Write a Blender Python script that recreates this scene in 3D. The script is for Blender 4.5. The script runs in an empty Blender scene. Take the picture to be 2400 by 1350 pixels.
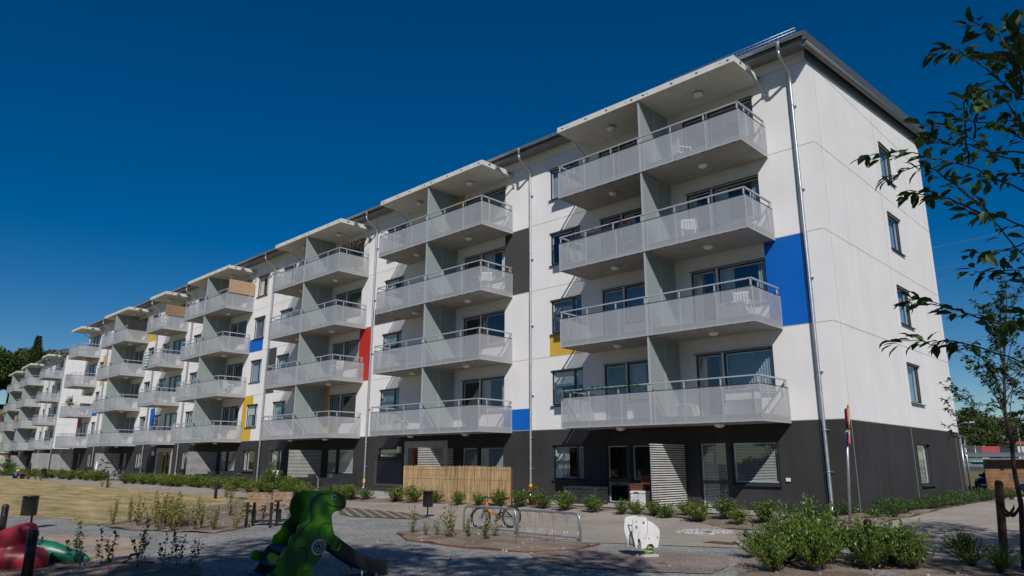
import bpy, math, random
from mathutils import Vector, Matrix
R = math.radians
scene = bpy.context.scene
col = scene.collection
random.seed(11)
def sm(t):
    t = min(1.0, max(0.0, t)); return t*t*(3-2*t)
def h(x, y):
    """height of the terrain: playground level, a bank up to the terrace, a rise by the end wall"""
    z = -.15 + .18*sm((y+4.2)/2.4)*sm((4.-x)/3.)
    e = sm((x+1.5)/2.5)*sm((y+8)/8)
    z = z*(1-e) + .12*e
    return z - .3*sm((y-8)/18)*sm((x+12)/8)

# ------------------------------------------------------------------ mesh builder
class MB:
    def __init__(s, T=None): s.v = []; s.f = []; s.m = []; s.uv = []; s.sm = []; s.T = T
    def add(s, pts, faces, mi=0, smooth=False, uvs=None):
        b = len(s.v)
        s.v += [tuple(p) for p in pts] if s.T is None else [tuple(s.T(*p)) for p in pts]
        for k, f in enumerate(faces):
            s.f.append(tuple(b+i for i in f)); s.m.append(mi); s.sm.append(smooth)
            s.uv.append(uvs[k] if uvs else None)
        return s
    def quad(s, a, b, c, d, mi=0, uv=None): return s.add([a, b, c, d], [(0, 1, 2, 3)], mi, False, [uv] if uv else None)
    def poly(s, pts, mi=0): return s.add(pts, [tuple(range(len(pts)))], mi)
    def box(s, x0, x1, y0, y1, z0, z1, mi=0):
        p = [(x, y, z) for z in (z0, z1) for y in (y0, y1) for x in (x0, x1)]
        return s.add(p, [(0, 2, 3, 1), (4, 5, 7, 6), (0, 1, 5, 4), (2, 6, 7, 3), (0, 4, 6, 2), (1, 3, 7, 5)], mi)
    def bar(s, a, b, w, t, mi=0, up=(0, 0, 1)):
        a = Vector(a); b = Vector(b); d = (b-a).normalized(); u = Vector(up)
        if abs(d.dot(u)) > .95: u = Vector((1, 0, 0))
        r = d.cross(u).normalized(); u = r.cross(d)
        p = []
        for q in (a, b):
            for i, j in ((-1, -1), (1, -1), (1, 1), (-1, 1)): p.append(q + r*(i*w/2) + u*(j*t/2))
        return s.add(p, [(3, 2, 1, 0), (4, 5, 6, 7), (0, 1, 5, 4), (1, 2, 6, 5), (2, 3, 7, 6), (3, 0, 4, 7)], mi)
    def tube(s, pts, r, n=8, mi=0, closed=False, cap=True):
        P = [Vector(p) for p in pts]; N = len(P)
        rr = r if isinstance(r, (list, tuple)) else [r]*N
        out = []; prev = None
        for i in range(N):
            if closed: d = P[(i+1) % N]-P[i-1]
            else: d = P[min(i+1, N-1)]-P[max(i-1, 0)]
            d = d.normalized() if d.length > 1e-9 else Vector((0, 0, 1))
            if prev is None:
                u = Vector((0, 0, 1)) if abs(d.z) < .9 else Vector((1, 0, 0))
                x = d.cross(u).normalized()
            else:
                x = prev - d*prev.dot(d)
                x = x.normalized() if x.length > 1e-6 else d.cross(Vector((0, 0, 1))).normalized()
            y = d.cross(x); prev = x
            for k in range(n):
                a = 2*math.pi*k/n
                out.append(P[i] + x*(math.cos(a)*rr[i]) + y*(math.sin(a)*rr[i]))
        F = []
        for i in range(N if closed else N-1):
            j = (i+1) % N
            for k in range(n):
                F.append((i*n+k, i*n+(k+1) % n, j*n+(k+1) % n, j*n+k))
        s.add(out, F, mi, True)
        if cap and not closed:
            b = len(s.v)-len(out)
            s.f += [tuple(b+k for k in range(n-1, -1, -1)), tuple(b+(N-1)*n+k for k in range(n))]
            s.m += [mi]*2; s.sm += [False]*2; s.uv += [None]*2
        return s
    def lathe(s, prof, n=16, c=(0, 0, 0), mi=0, smooth=True):
        out = []
        for r, z in prof:
            for k in range(n):
                a = 2*math.pi*k/n
                out.append((c[0]+r*math.cos(a), c[1]+r*math.sin(a), c[2]+z))
        F = []
        for i in range(len(prof)-1):
            for k in range(n): F.append((i*n+k, i*n+(k+1) % n, (i+1)*n+(k+1) % n, (i+1)*n+k))
        s.add(out, F, mi, smooth)
        b = len(s.v)-len(out)
        s.f += [tuple(b+k for k in range(n-1, -1, -1)), tuple(b+(len(prof)-1)*n+k for k in range(n))]
        s.m += [mi]*2; s.sm += [False]*2; s.uv += [None]*2
        return s
    def prism(s, pts, P0, d, n, off, th, mi=0, mside=None):
        """board: outline pts (along d, up z) extruded by th along n, centred at off"""
        d = Vector(d); n = Vector(n); P0 = Vector(P0); N = len(pts)
        a = [P0+d*p+n*(off-th/2)+Vector((0, 0, z)) for p, z in pts]
        b = [P0+d*p+n*(off+th/2)+Vector((0, 0, z)) for p, z in pts]
        s.add(a+b, [tuple(range(N)), tuple(range(2*N-1, N-1, -1))], mi)
        base = len(s.v)-2*N
        for i in range(N):
            j = (i+1) % N
            s.f.append((base+j, base+i, base+N+i, base+N+j)); s.m.append(mi if mside is None else mside); s.sm.append(False); s.uv.append(None)
        return s
    def leaf(s, p, d, up, L, W, mi=0, fold=.25):
        d = Vector(d).normalized(); side = d.cross(Vector(up))
        if side.length < 1e-3: side = d.cross(Vector((1, 0, .3)))
        side.normalize(); nn = side.cross(d)
        p = Vector(p); m = p+d*(L*.45); t = p+d*L
        return s.add([p, m+side*(W/2)+nn*(W*fold), t, m-side*(W/2)+nn*(W*fold)], [(0, 1, 2), (0, 2, 3)], mi)
    def mesh(s, name, mats):
        me = bpy.data.meshes.new(name)
        me.from_pydata(s.v, [], s.f)
        for m in mats: me.materials.append(m)
        me.polygons.foreach_set('material_index', s.m)
        me.polygons.foreach_set('use_smooth', s.sm)
        if any(u is not None for u in s.uv):
            L = me.uv_layers.new(name='UVMap').data
            for pl, u in zip(me.polygons, s.uv):
                if u is not None:
                    for li, w in zip(pl.loop_indices, u): L[li].uv = w
        me.update()
        return me
    def build(s, name, mats, parent=None, loc=(0, 0, 0), rz=0):
        return link(name, s.mesh(name, mats if isinstance(mats, (list, tuple)) else [mats]), parent, loc, rz)
def link(name, me, parent=None, loc=(0, 0, 0), rz=0):
    o = bpy.data.objects.new(name, me); col.objects.link(o)
    o.parent = parent; o.location = loc; o.rotation_euler = (0, 0, rz)
    return o
def tag(o, label=None, cat=None, group=None, kind=None):
    if label: o['label'] = label
    if cat: o['category'] = cat
    if group: o['group'] = group
    if kind: o['kind'] = kind
    return o
def thing(name, label, cat, loc=(0, 0, 0), rz=0, group=None):
    o = bpy.data.objects.new(name, None); col.objects.link(o)
    o.location = loc; o.rotation_euler = (0, 0, rz); o.empty_display_size = .2
    return tag(o, label, cat, group)
KIDS = {}
def dup(o, loc=None, rz=None, label=None, group=None, parent=None, scale=None):
    c = o.copy(); col.objects.link(c)
    if parent is not None: c.parent = parent
    if loc is not None: c.location = loc
    if rz is not None: c.rotation_euler = (0, 0, rz)
    if scale is not None: c.scale = scale if isinstance(scale, (tuple, list)) else (scale,)*3
    if label: c['label'] = label
    if group: c['group'] = group
    for ch in list(o.children): dup(ch, parent=c)
    return c

# ------------------------------------------------------------------ materials
def nodes(name):
    m = bpy.data.materials.new(name); m.use_nodes = True
    nt = m.node_tree; p = nt.nodes['Principled BSDF']
    return m, nt, p
def N(nt, typ, **kw):
    n = nt.nodes.new(typ)
    for k, v in kw.items():
        if k.startswith('i_'): n.inputs[int(k[2:]) if k[2:].isdigit() else k[2:]].default_value = v
        else: setattr(n, k, v)
    return n
def c4(c): return (c[0], c[1], c[2], 1.0)
def mul(c, k): return tuple(max(0, min(1, x*k)) for x in c)
def mat(name, c, rough=.6, metal=0., var=.12, scale=4., bump=0., bscale=60., coord='obj', c2=None, detail=4., spec=.5, island=0., streak=0.):
    m, nt, p = nodes(name); L = nt.links
    p.inputs['Roughness'].default_value = rough; p.inputs['Metallic'].default_value = metal
    p.inputs['Specular IOR Level'].default_value = spec
    if coord == 'obj': co = N(nt, 'ShaderNodeTexCoord').outputs['Object']
    else: co = N(nt, 'ShaderNodeNewGeometry').outputs['Position']
    nz = N(nt, 'ShaderNodeTexNoise'); nz.inputs['Scale'].default_value = scale; nz.inputs['Detail'].default_value = detail
    L.new(co, nz.inputs['Vector'])
    rp = N(nt, 'ShaderNodeValToRGB'); e = rp.color_ramp.elements
    e[0].position = .3; e[1].position = .7
    e[0].color = c4(mul(c, 1-var)); e[1].color = c4(c2 if c2 else mul(c, 1+var))
    L.new(nz.outputs['Fac'], rp.inputs['Fac'])
    out = rp.outputs['Color']
    if streak:
        mp = N(nt, 'ShaderNodeMapping'); mp.inputs['Scale'].default_value = (2.6, 2.6, .11); L.new(co, mp.inputs[0])
        n3 = N(nt, 'ShaderNodeTexNoise'); n3.inputs['Scale'].default_value = 1; n3.inputs['Detail'].default_value = 5; L.new(mp.outputs[0], n3.inputs['Vector'])
        m3 = N(nt, 'ShaderNodeMapRange'); m3.inputs['From Min'].default_value = .35; m3.inputs['From Max'].default_value = .65; m3.inputs['To Min'].default_value = 1-streak; m3.inputs['To Max'].default_value = 1+streak*.3; L.new(n3.outputs['Fac'], m3.inputs['Value'])
        h3 = N(nt, 'ShaderNodeHueSaturation'); L.new(m3.outputs[0], h3.inputs['Value']); L.new(out, h3.inputs['Color']); out = h3.outputs['Color']
    if island:
        g = N(nt, 'ShaderNodeNewGeometry'); hs = N(nt, 'ShaderNodeHueSaturation')
        mr = N(nt, 'ShaderNodeMapRange'); mr.inputs['To Min'].default_value = 1-island; mr.inputs['To Max'].default_value = 1+island
        L.new(g.outputs['Random Per Island'], mr.inputs['Value']); L.new(mr.outputs[0], hs.inputs['Value'])
        L.new(out, hs.inputs['Color']); out = hs.outputs['Color']
    L.new(out, p.inputs['Base Color'])
    if bump:
        b = N(nt, 'ShaderNodeBump'); b.inputs['Strength'].default_value = bump; b.inputs['Distance'].default_value = .02
        n2 = N(nt, 'ShaderNodeTexNoise'); n2.inputs['Scale'].default_value = bscale; n2.inputs['Detail'].default_value = 3
        L.new(co, n2.inputs['Vector']); L.new(n2.outputs['Fac'], b.inputs['Height']); L.new(b.outputs[0], p.inputs['Normal'])
    return m
def leafmat(name, c, c2, rough=.45, trans=.25, island=.35):
    m, nt, p = nodes(name); L = nt.links
    g = N(nt, 'ShaderNodeNewGeometry'); rp = N(nt, 'ShaderNodeValToRGB'); e = rp.color_ramp.elements
    e[0].color = c4(c); e[1].color = c4(c2)
    oi = N(nt, 'ShaderNodeObjectInfo'); ad = N(nt, 'ShaderNodeMath', operation='MULTIPLY_ADD'); ad.inputs[1].default_value = .3; 
    L.new(oi.outputs['Random'], ad.inputs[0])
    m7 = N(nt, 'ShaderNodeMath', operation='MULTIPLY'); m7.inputs[1].default_value = .7
    L.new(g.outputs['Random Per Island'], m7.inputs[0]); L.new(m7.outputs[0], ad.inputs[2])
    L.new(ad.outputs[0], rp.inputs['Fac'])
    L.new(rp.outputs[0], p.inputs['Base Color']); p.inputs['Roughness'].default_value = rough; p.inputs['Specular IOR Level'].default_value = .35
    tr = N(nt, 'ShaderNodeBsdfTranslucent'); L.new(rp.outputs[0], tr.inputs['Color'])
    mx = N(nt, 'ShaderNodeMixShader'); mx.inputs[0].default_value = trans
    L.new(p.outputs[0], mx.inputs[1]); L.new(tr.outputs[0], mx.inputs[2])
    L.new(mx.outputs[0], nt.nodes['Material Output'].inputs['Surface'])
    return m
M = {}
M['white'] = mat('white_render', (.745, .722, .714), .85, var=.04, scale=.7, bump=.25, bscale=90, coord='pos', streak=.028)
M['joint'] = mat('joint_sealant', (.38, .36, .34), .9)
M['plinth'] = mat('anthracite_render', (.044, .043, .044), .9, var=.12, scale=.8, bump=.25, bscale=90, coord='pos', streak=.12, spec=.15)
M['black_panel'] = mat('dark_grey_render', (.05, .049, .05), .8, var=.06, scale=1.)
M['blue'] = mat('blue_paint', (.003, .112, .46), .6, var=.05, scale=1., spec=.15)
M['red'] = mat('red_paint', (.46, .022, .016), .6, var=.06, scale=1.)
M['yellow'] = mat('yellow_paint', (.58, .37, .035), .6, var=.06, scale=1.)
M['frame'] = mat('anthracite_aluminium', (.022, .026, .036), .4, var=.05)
M['conc'] = mat('balcony_concrete', (.345, .33, .305), .85, var=.10, scale=2.2, bump=.15, bscale=30, coord='pos')
M['canopy'] = mat('canopy_concrete', (.58, .565, .53), .85, var=.08, scale=2.5, coord='pos')
M['alu'] = mat('grey_aluminium', (.46, .47, .49), .42, .25, var=.04)
M['galv'] = mat('galvanised_steel', (.40, .42, .44), .38, .75, var=.16, scale=9.)
M['dark'] = mat('black_metal', (.016, .016, .017), .32, var=.1)
M['rubber'] = mat('black_rubber', (.012, .012, .013), .75)
M['roof'] = mat('grey_roof_sheet', (.10, .11, .12), .5, .3, var=.1)
M['verge'] = mat('light_grey_verge_sheet', (.20, .21, .225), .42, .35, var=.06)
M['soffit'] = mat('grey_soffit', (.20, .21, .22), .7)
M['lamp'] = mat('opal_lamp_cover', (.78, .78, .76), .35)
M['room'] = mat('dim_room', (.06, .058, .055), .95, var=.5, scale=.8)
M['curtain'] = mat('light_curtain', (.62, .61, .58), .9, var=.1, scale=3)
M['curtain2'] = mat('grey_blue_curtain', (.26, .31, .36), .9, var=.1, scale=3)
M['inner'] = mat('white_window_lining', (.75, .75, .73), .5)
M['wood'] = mat('weathered_wood', (.26, .165, .10), .75, var=.3, scale=9, bump=.2, bscale=30)
M['wood2'] = mat('red_brown_wood', (.16, .055, .025), .6, var=.25, scale=12)
M['cedar'] = mat('cedar_boards', (.30, .155, .075), .75, var=.35, scale=2.2, coord='pos')
M['plastic'] = mat('dark_grey_plastic', (.03, .031, .034), .5)
M['slat'] = mat('pale_grey_slats', (.56, .55, .53), .6, var=.12, scale=3)
M['whitep'] = mat('white_plastic', (.66, .65, .635), .45)
M['terra'] = mat('terracotta', (.33, .10, .05), .8)
M['redf'] = mat('red_petals', (.60, .012, .02), .6, var=.3, scale=30)
M['pinkf'] = mat('pink_petals', (.60, .22, .25), .6, var=.3, scale=30)
M['bark'] = mat('grey_brown_bark', (.075, .055, .042), .9, var=.35, scale=14, bump=.5, bscale=40)
M['bark2'] = mat('twig_bark', (.045, .032, .026), .85, var=.3, scale=20)
M['stakew'] = mat('brown_stake_wood', (.10, .055, .03), .85, var=.35, scale=10)
M['tan'] = mat('tan_bamboo', (.42, .28, .17), .8, var=.25, scale=25)
M['leaf'] = leafmat('shrub_leaves', (.05, .10, .014), (.20, .25, .04))
M['leaf_low'] = leafmat('groundcover_leaves', (.03, .075, .018), (.09, .15, .04))
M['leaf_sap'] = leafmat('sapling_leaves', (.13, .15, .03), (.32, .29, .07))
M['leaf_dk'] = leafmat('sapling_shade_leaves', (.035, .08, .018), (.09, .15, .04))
M['leaf_bush'] = leafmat('bush_leaves', (.038, .09, .013), (.17, .245, .04), rough=.38, trans=.25)
M['leaf_tree'] = leafmat('cherry_leaves', (.018, .05, .01), (.075, .14, .03), trans=.2)
M['leaf_far'] = leafmat('woodland_leaves', (.045, .085, .022), (.14, .18, .05), rough=.7, trans=.15)
M['leaf_far2'] = leafmat('dry_woodland_leaves', (.09, .09, .028), (.19, .16, .05), rough=.7, trans=.15)
M['needle'] = leafmat('spruce_needles', (.025, .055, .018), (.07, .105, .034), rough=.7, trans=.05)
M['stone'] = mat('pale_rock', (.36, .30, .26), .9, var=.35, scale=.35, bump=.8, bscale=1.2, coord='pos')
M['car_dark'] = mat('black_car_paint', (.008, .009, .014), .15, .2, var=.02)
M['car_blue'] = mat('blue_car_paint', (.012, .035, .23), .2, .3, var=.02)
M['glassdk'] = mat('dark_glass', (.012, .014, .018), .06)
M['chrome'] = mat('headlight_glass', (.6, .62, .65), .12, .6)
M['ygreen'] = mat('lime_paint', (.24, .42, .02), .4)
M['orange'] = mat('orange_paint', (.75, .13, .02), .35)
M['signy'] = mat('yellow_sign', (.75, .45, .03), .4)
M['signr'] = mat('red_sign', (.55, .02, .02), .4)
M['signb'] = mat('blue_sign', (.02, .12, .45), .4)
M['signw'] = mat('white_sign', (.78, .78, .76), .4)
M['turq'] = mat('turquoise_sign', (.05, .42, .42), .4)

def glassmat(name, tint, base):
    m, nt, p = nodes(name); L = nt.links; nt.nodes.remove(p)
    tr = N(nt, 'ShaderNodeBsdfTransparent'); tr.inputs[0].default_value = c4(tint)
    gl = N(nt, 'ShaderNodeBsdfGlossy'); gl.inputs['Roughness'].default_value = .015; gl.inputs[0].default_value = (.95, .97, 1, 1)
    fr = N(nt, 'ShaderNodeFresnel'); mi_ = N(nt, 'ShaderNodeMath', operation='MULTIPLY_ADD'); mi_.inputs[1].default_value = -.8333; mi_.inputs[2].default_value = 1.5
    L.new(N(nt, 'ShaderNodeNewGeometry').outputs['Backfacing'], mi_.inputs[0]); L.new(mi_.outputs[0], fr.inputs['IOR'])
    nz = N(nt, 'ShaderNodeTexNoise'); nz.inputs['Scale'].default_value = 1.1; nz.inputs['Detail'].default_value = 0
    bp = N(nt, 'ShaderNodeBump'); bp.inputs['Strength'].default_value = .06; bp.inputs['Distance'].default_value = .05
    L.new(nz.outputs['Fac'], bp.inputs['Height']); L.new(bp.outputs[0], gl.inputs['Normal'])
    ad = N(nt, 'ShaderNodeMath', operation='MULTIPLY_ADD'); ad.inputs[1].default_value = 1.25; ad.inputs[2].default_value = base; ad.use_clamp = True
    L.new(fr.outputs[0], ad.inputs[0])
    m.use_backface_culling = False
    mx = N(nt, 'ShaderNodeMixShader'); L.new(ad.outputs[0], mx.inputs[0]); L.new(tr.outputs[0], mx.inputs[1]); L.new(gl.outputs[0], mx.inputs[2])
    L.new(mx.outputs[0], nt.nodes['Material Output'].inputs['Surface'])
    return m
M['glass'] = glassmat('window_glass', (.84, .88, .89), .07)
def perfmat():
    """sheet metal with staggered round holes, from the panel's own uv in metres"""
    m, nt, p = nodes('perforated_sheet'); L = nt.links
    p.inputs['Base Color'].default_value = (.43, .44, .455, 1); p.inputs['Roughness'].default_value = .45; p.inputs['Metallic'].default_value = .15
    uv = N(nt, 'ShaderNodeUVMap'); mp = N(nt, 'ShaderNodeMapping'); mp.inputs['Rotation'].default_value = (0, 0, R(45)); mp.inputs['Scale'].default_value = (20.5, 20.5, 1)
    vo = N(nt, 'ShaderNodeTexVoronoi', voronoi_dimensions='2D', feature='F1'); vo.inputs['Randomness'].default_value = 0; vo.inputs['Scale'].default_value = 1
    L.new(uv.outputs[0], mp.inputs[0]); L.new(mp.outputs[0], vo.inputs['Vector'])
    lt = N(nt, 'ShaderNodeMath', operation='LESS_THAN'); lt.inputs[1].default_value = .325; L.new(vo.outputs['Distance'], lt.inputs[0])
    tr = N(nt, 'ShaderNodeBsdfTransparent'); mx = N(nt, 'ShaderNodeMixShader')
    L.new(lt.outputs[0], mx.inputs[0]); L.new(p.outputs[0], mx.inputs[1]); L.new(tr.outputs[0], mx.inputs[2])
    L.new(mx.outputs[0], nt.nodes['Material Output'].inputs['Surface'])
    return m
M['perf'] = perfmat()
def frostmat():
    m, nt, p = nodes('frosted_glass'); L = nt.links
    p.inputs['Base Color'].default_value = (.30, .35, .345, 1); p.inputs['Roughness'].default_value = .35
    tl = N(nt, 'ShaderNodeBsdfTranslucent'); tl.inputs[0].default_value = (.35, .44, .42, 1)
    mx = N(nt, 'ShaderNodeMixShader'); mx.inputs[0].default_value = .12
    L.new(p.outputs[0], mx.inputs[1]); L.new(tl.outputs[0], mx.inputs[2]); L.new(mx.outputs[0], nt.nodes['Material Output'].inputs['Surface'])
    return m
M['frost'] = frostmat()
def groundmat(name, cols, scales, rough=.95, bump=.6, bscale=25., speck=None, dist=.03):
    """mix of large stains and fine grain; cols = (a, b) for stains, grain multiplies"""
    m, nt, p = nodes(name); L = nt.links
    p.inputs['Roughness'].default_value = rough; p.inputs['Specular IOR Level'].default_value = .2
    co = N(nt, 'ShaderNodeNewGeometry').outputs['Position']
    n1 = N(nt, 'ShaderNodeTexNoise'); n1.inputs['Scale'].default_value = scales[0]; n1.inputs['Detail'].default_value = 6; n1.inputs['Roughness'].default_value = .6
    L.new(co, n1.inputs['Vector'])
    rp = N(nt, 'ShaderNodeValToRGB'); e = rp.color_ramp.elements; e[0].position = .35; e[1].position = .65
    e[0].color = c4(cols[0]); e[1].color = c4(cols[1]); L.new(n1.outputs['Fac'], rp.inputs['Fac'])
    vo = N(nt, 'ShaderNodeTexVoronoi'); vo.inputs['Scale'].default_value = scales[1]; L.new(co, vo.inputs['Vector'])
    mr = N(nt, 'ShaderNodeMapRange'); mr.inputs['To Min'].default_value = speck[0] if speck else .75; mr.inputs['To Max'].default_value = speck[1] if speck else 1.25
    sx = N(nt, 'ShaderNodeSeparateColor'); L.new(vo.outputs['Color'], sx.inputs[0]); L.new(sx.outputs[0], mr.inputs['Value'])
    hs = N(nt, 'ShaderNodeHueSaturation'); L.new(mr.outputs[0], hs.inputs['Value']); L.new(rp.outputs[0], hs.inputs['Color'])
    L.new(hs.outputs[0], p.inputs['Base Color'])
    n2 = N(nt, 'ShaderNodeTexNoise'); n2.inputs['Scale'].default_value = bscale; n2.inputs['Detail'].default_value = 4; L.new(co, n2.inputs['Vector'])
    b = N(nt, 'ShaderNodeBump'); b.inputs['Strength'].default_value = bump; b.inputs['Distance'].default_value = dist
    L.new(n2.outputs['Fac'], b.inputs['Height']); L.new(b.outputs[0], p.inputs['Normal'])
    return m
M['soil'] = groundmat('planting_soil', ((.15, .115, .088), (.26, .205, .16)), (1.3, 30.), bump=.9, bscale=9.)
M['gravel'] = groundmat('grey_gravel', ((.215, .21, .20), (.33, .32, .305)), (.8, 42.), speck=(.45, 1.5), bump=1., bscale=38.)
M['redgravel'] = groundmat('red_brown_gravel', ((.21, .165, .145), (.30, .245, .215)), (1.2, 55.), speck=(.55, 1.4), bump=.9, bscale=45.)
M['sand'] = groundmat('play_sand', ((.30, .22, .165), (.42, .32, .245)), (1., 70.), speck=(.85, 1.12), bump=.9, bscale=4., dist=.08)
M['asphalt'] = groundmat('asphalt', ((.055, .055, .06), (.085, .083, .085)), (.3, 40.), bump=.4)
M['meadow'] = groundmat('rough_grass', ((.10, .105, .035), (.20, .17, .07)), (.35, 9.), bump=1., bscale=9., dist=.1)
def lawnmat():
    m = groundmat('dry_lawn', ((.22, .20, .075), (.56, .40, .22)), (.7, 26.), speck=(.75, 1.25), bump=1., bscale=30., dist=.05)
    nt = m.node_tree; n1 = [n for n in nt.nodes if n.type == 'TEX_NOISE' and abs(n.inputs['Scale'].default_value-.7) < 1e-3][0]
    mp = N(nt, 'ShaderNodeMapping'); mp.inputs['Scale'].default_value = (.6, 1.7, 1); mp.inputs['Rotation'].default_value = (0, 0, R(-52))
    nt.links.new(N(nt, 'ShaderNodeNewGeometry').outputs['Position'], mp.inputs[0]); nt.links.new(mp.outputs[0], n1.inputs['Vector'])
    return m
M['lawn'] = lawnmat()
def pavemat(name, c, bw, bh, mortar, rot=0., mcol=.55):
    m = groundmat(name, (mul(c, .88), mul(c, 1.08)), (.7, 60.), speck=(.93, 1.07), bump=.2)
    nt = m.node_tree; L = nt.links; p = nt.nodes['Principled BSDF']
    src = p.inputs['Base Color'].links[0].from_socket
    mp = N(nt, 'ShaderNodeMapping'); mp.inputs['Rotation'].default_value = (0, 0, R(rot)); L.new(N(nt, 'ShaderNodeNewGeometry').outputs['Position'], mp.inputs[0])
    br = N(nt, 'ShaderNodeTexBrick'); br.inputs['Scale'].default_value = 1; br.inputs['Brick Width'].default_value = bw; br.inputs['Row Height'].default_value = bh
    br.inputs['Mortar Size'].default_value = mortar; br.inputs['Color1'].default_value = (1, 1, 1, 1); br.inputs['Color2'].default_value = (.92, .92, .93, 1); br.inputs['Mortar'].default_value = (mcol, mcol, mcol*.95, 1)
    L.new(mp.outputs[0], br.inputs['Vector'])
    mx = N(nt, 'ShaderNodeMix', data_type='RGBA', blend_type='MULTIPLY'); mx.inputs[0].default_value = 1
    L.new(src, mx.inputs[6]); L.new(br.outputs['Color'], mx.inputs[7]); L.new(mx.outputs[2], p.inputs['Base Color'])
    return m
M['path'] = pavemat('concrete_slabs', (.335, .295, .25), 1.4, .7, .012, 0)
M['terrace'] = pavemat('terrace_slabs', (.40, .375, .345), .5, .5, .008)
M['pavers'] = pavemat('grid_pavers', (.34, .30, .235), .62, .3, .10, 28, .30)
SUN_E = 4.0; SKY = (.06, 0, .9, .05, 3.0, 1.5, .504); EXPO = 0.0
# ------------------------------------------------------------------ apartment blocks
FH = 2.8; P0Z = 2.65; DEP = 1.86
BW = 3.63
MESH = {}
def cached(key, fn):
    if key not in MESH: MESH[key] = fn()
    return MESH[key]
def bal_meshes(kind):
    """one balcony unit, origin at its right end on the wall, slab underside; kind R, L (halves of a pair) or S (single)"""
    w = BW; right = kind in 'RS'; left = kind in 'LS'
    out = {}
    b = MB(); b.box(-w+.012, -.012, -DEP+.03, 0, .02, .21)
    out['balcony'] = b.mesh('balcony_slab', [M['conc']])
    pf = MB(); y = -DEP; z0, z1 = .0, 1.03
    js = [0, .32, .66, .955, 1.] if kind == 'R' else ([0, .30, .66, 1.] if kind == 'L' else [0, .34, .67, 1.])
    xs = [-w*t for t in js]
    for i in range(len(xs)-1):
        a, c = xs[i], xs[i+1]
        pf.quad((c, y, z0), (a, y, z0), (a, y, z1), (c, y, z1), 0, [(0, 0), (a-c, 0), (a-c, z1-z0), (0, z1-z0)])
    def side(x, sgn):
        for y0, y1 in ((-DEP, -DEP*.76), (-DEP*.76, -.03)):
            pf.quad((x, y0, z0), (x, y1, z0), (x, y1, z1), (x, y0, z1), 0, [(0, 0), (y1-y0, 0), (y1-y0, z1-z0), (0, z1-z0)])
        for yy in (-DEP*.76, -.045): pf.box(x-.004, x+.006, yy-.018, yy+.018, z0, z1, 1)
        pf.box(x-.006, x+.008, -DEP, -.03, z0-.005, z0+.035, 1); pf.box(x-.012, x+.012, -DEP, -.03, z1, z1+.014, 2)
    if right: side(-.004, 1)
    if left: side(-w+.004, -1)
    for x in xs: 
        xx = min(max(x, -w+.02), -.02); pf.box(xx-.02, xx+.02, y-.007, y+.006, z0, z1, 1)
    pf.box(-w, 0, y-.009, y+.006, z0-.005, z0+.04, 1); pf.box(-w, 0, y-.012, y+.012, z1, z1+.014, 2)
    for k in range(7):
        xx = -w*(k+.5)/7; pf.box(xx-.05, xx+.05, y+.01, y+.05, -.02, .02, 2)
    out['parapet'] = pf.mesh('parapet', [M['perf'], M['alu'], M['rubber']])
    hr = MB(); zr = 1.29; yr = -DEP+.02
    hr.box(-w+.01, -.01, yr-.026, yr+.026, zr-.036, zr)
    n = 4 if kind != 'L' else 4
    for k in range(n):
        xx = -.06-(w-.12)*k/(n-1) if k in (0, n-1) else -w*k/(n-1)
        hr.box(xx-.022, xx+.022, yr-.012, yr+.012, .95, zr-.045)
    def rside(x):
        hr.box(x-.03, x+.03, yr+.03, -.04, zr-.044, zr-.001)
        for yy in (-DEP*.76, -.16): hr.box(x-.012, x+.012, yy-.022, yy+.022, .95, zr-.044)
        hr.bar((x, -.10, zr-.06), (x, -.04, zr-.30), .03, .012)
    if right: rside(-.045)
    if left: rside(-w+.045)
    out['handrail'] = hr.mesh('handrail', [M['alu']])
    out['ceiling_lamp'] = lamp_mesh()
    if kind == 'R':
        ds = MB(); x = -w; zt = 2.775
        ds.box(x-.012, x+.012, -DEP+.07, -.95, .30, zt-.05, 0); ds.box(x-.012, x+.012, -.90, -.06, .30, zt-.05, 0)
        for yy in (-DEP+.045, -.925, -.03): ds.box(x-.025, x+.025, yy-.026, yy+.026, .21, zt, 1)
        for zz in (.24, zt-.025): ds.box(x-.022, x+.022, -DEP+.05, -.05, zz-.026, zz+.024, 1)
        out['divider_screen'] = ds.mesh('divider_screen', [M['frost'], M['alu']])
    return out
def lamp_mesh():
    return cached('lamp', lambda: MB().lathe([(.155, .025), (.165, -.01), (.15, -.05), (.11, -.085), (.05, -.105), (.005, -.11)], 20).mesh('ceiling_lamp', [M['lamp']]))
def canopy_mesh():
    b = MB(); w = BW
    b.box(-w+.01, -.01, -DEP-.04, -.0, 0.05, .26, 0)
    for t in (.06, .13, .36, .62, .88, .93):
        s = .045 if t not in (.13, .88) else .02
        b.box(-w*t-s, -w*t+s, -DEP-.044, -DEP-.03, .155-s*.55, .155+s*.55, 1)
    for yy in (-1.45, -.2): b.box(-.012, -.004, yy-.05, yy+.05, .13, .21, 1)
    return b.mesh('canopy', [M['canopy'], M['rubber']])
def bracket_mesh(sgn):
    b = MB(); x = .035*sgn
    b.bar((x, -1.0, .16), (x, -.02, -.42), .06, .045); b.box(x-.04, x+.04, -1.12, -.9, .08, .22); b.box(x-.05, x+.05, -.03, -.002, -.52, -.34)
    return b.mesh('strut', [M['galv']])
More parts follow.
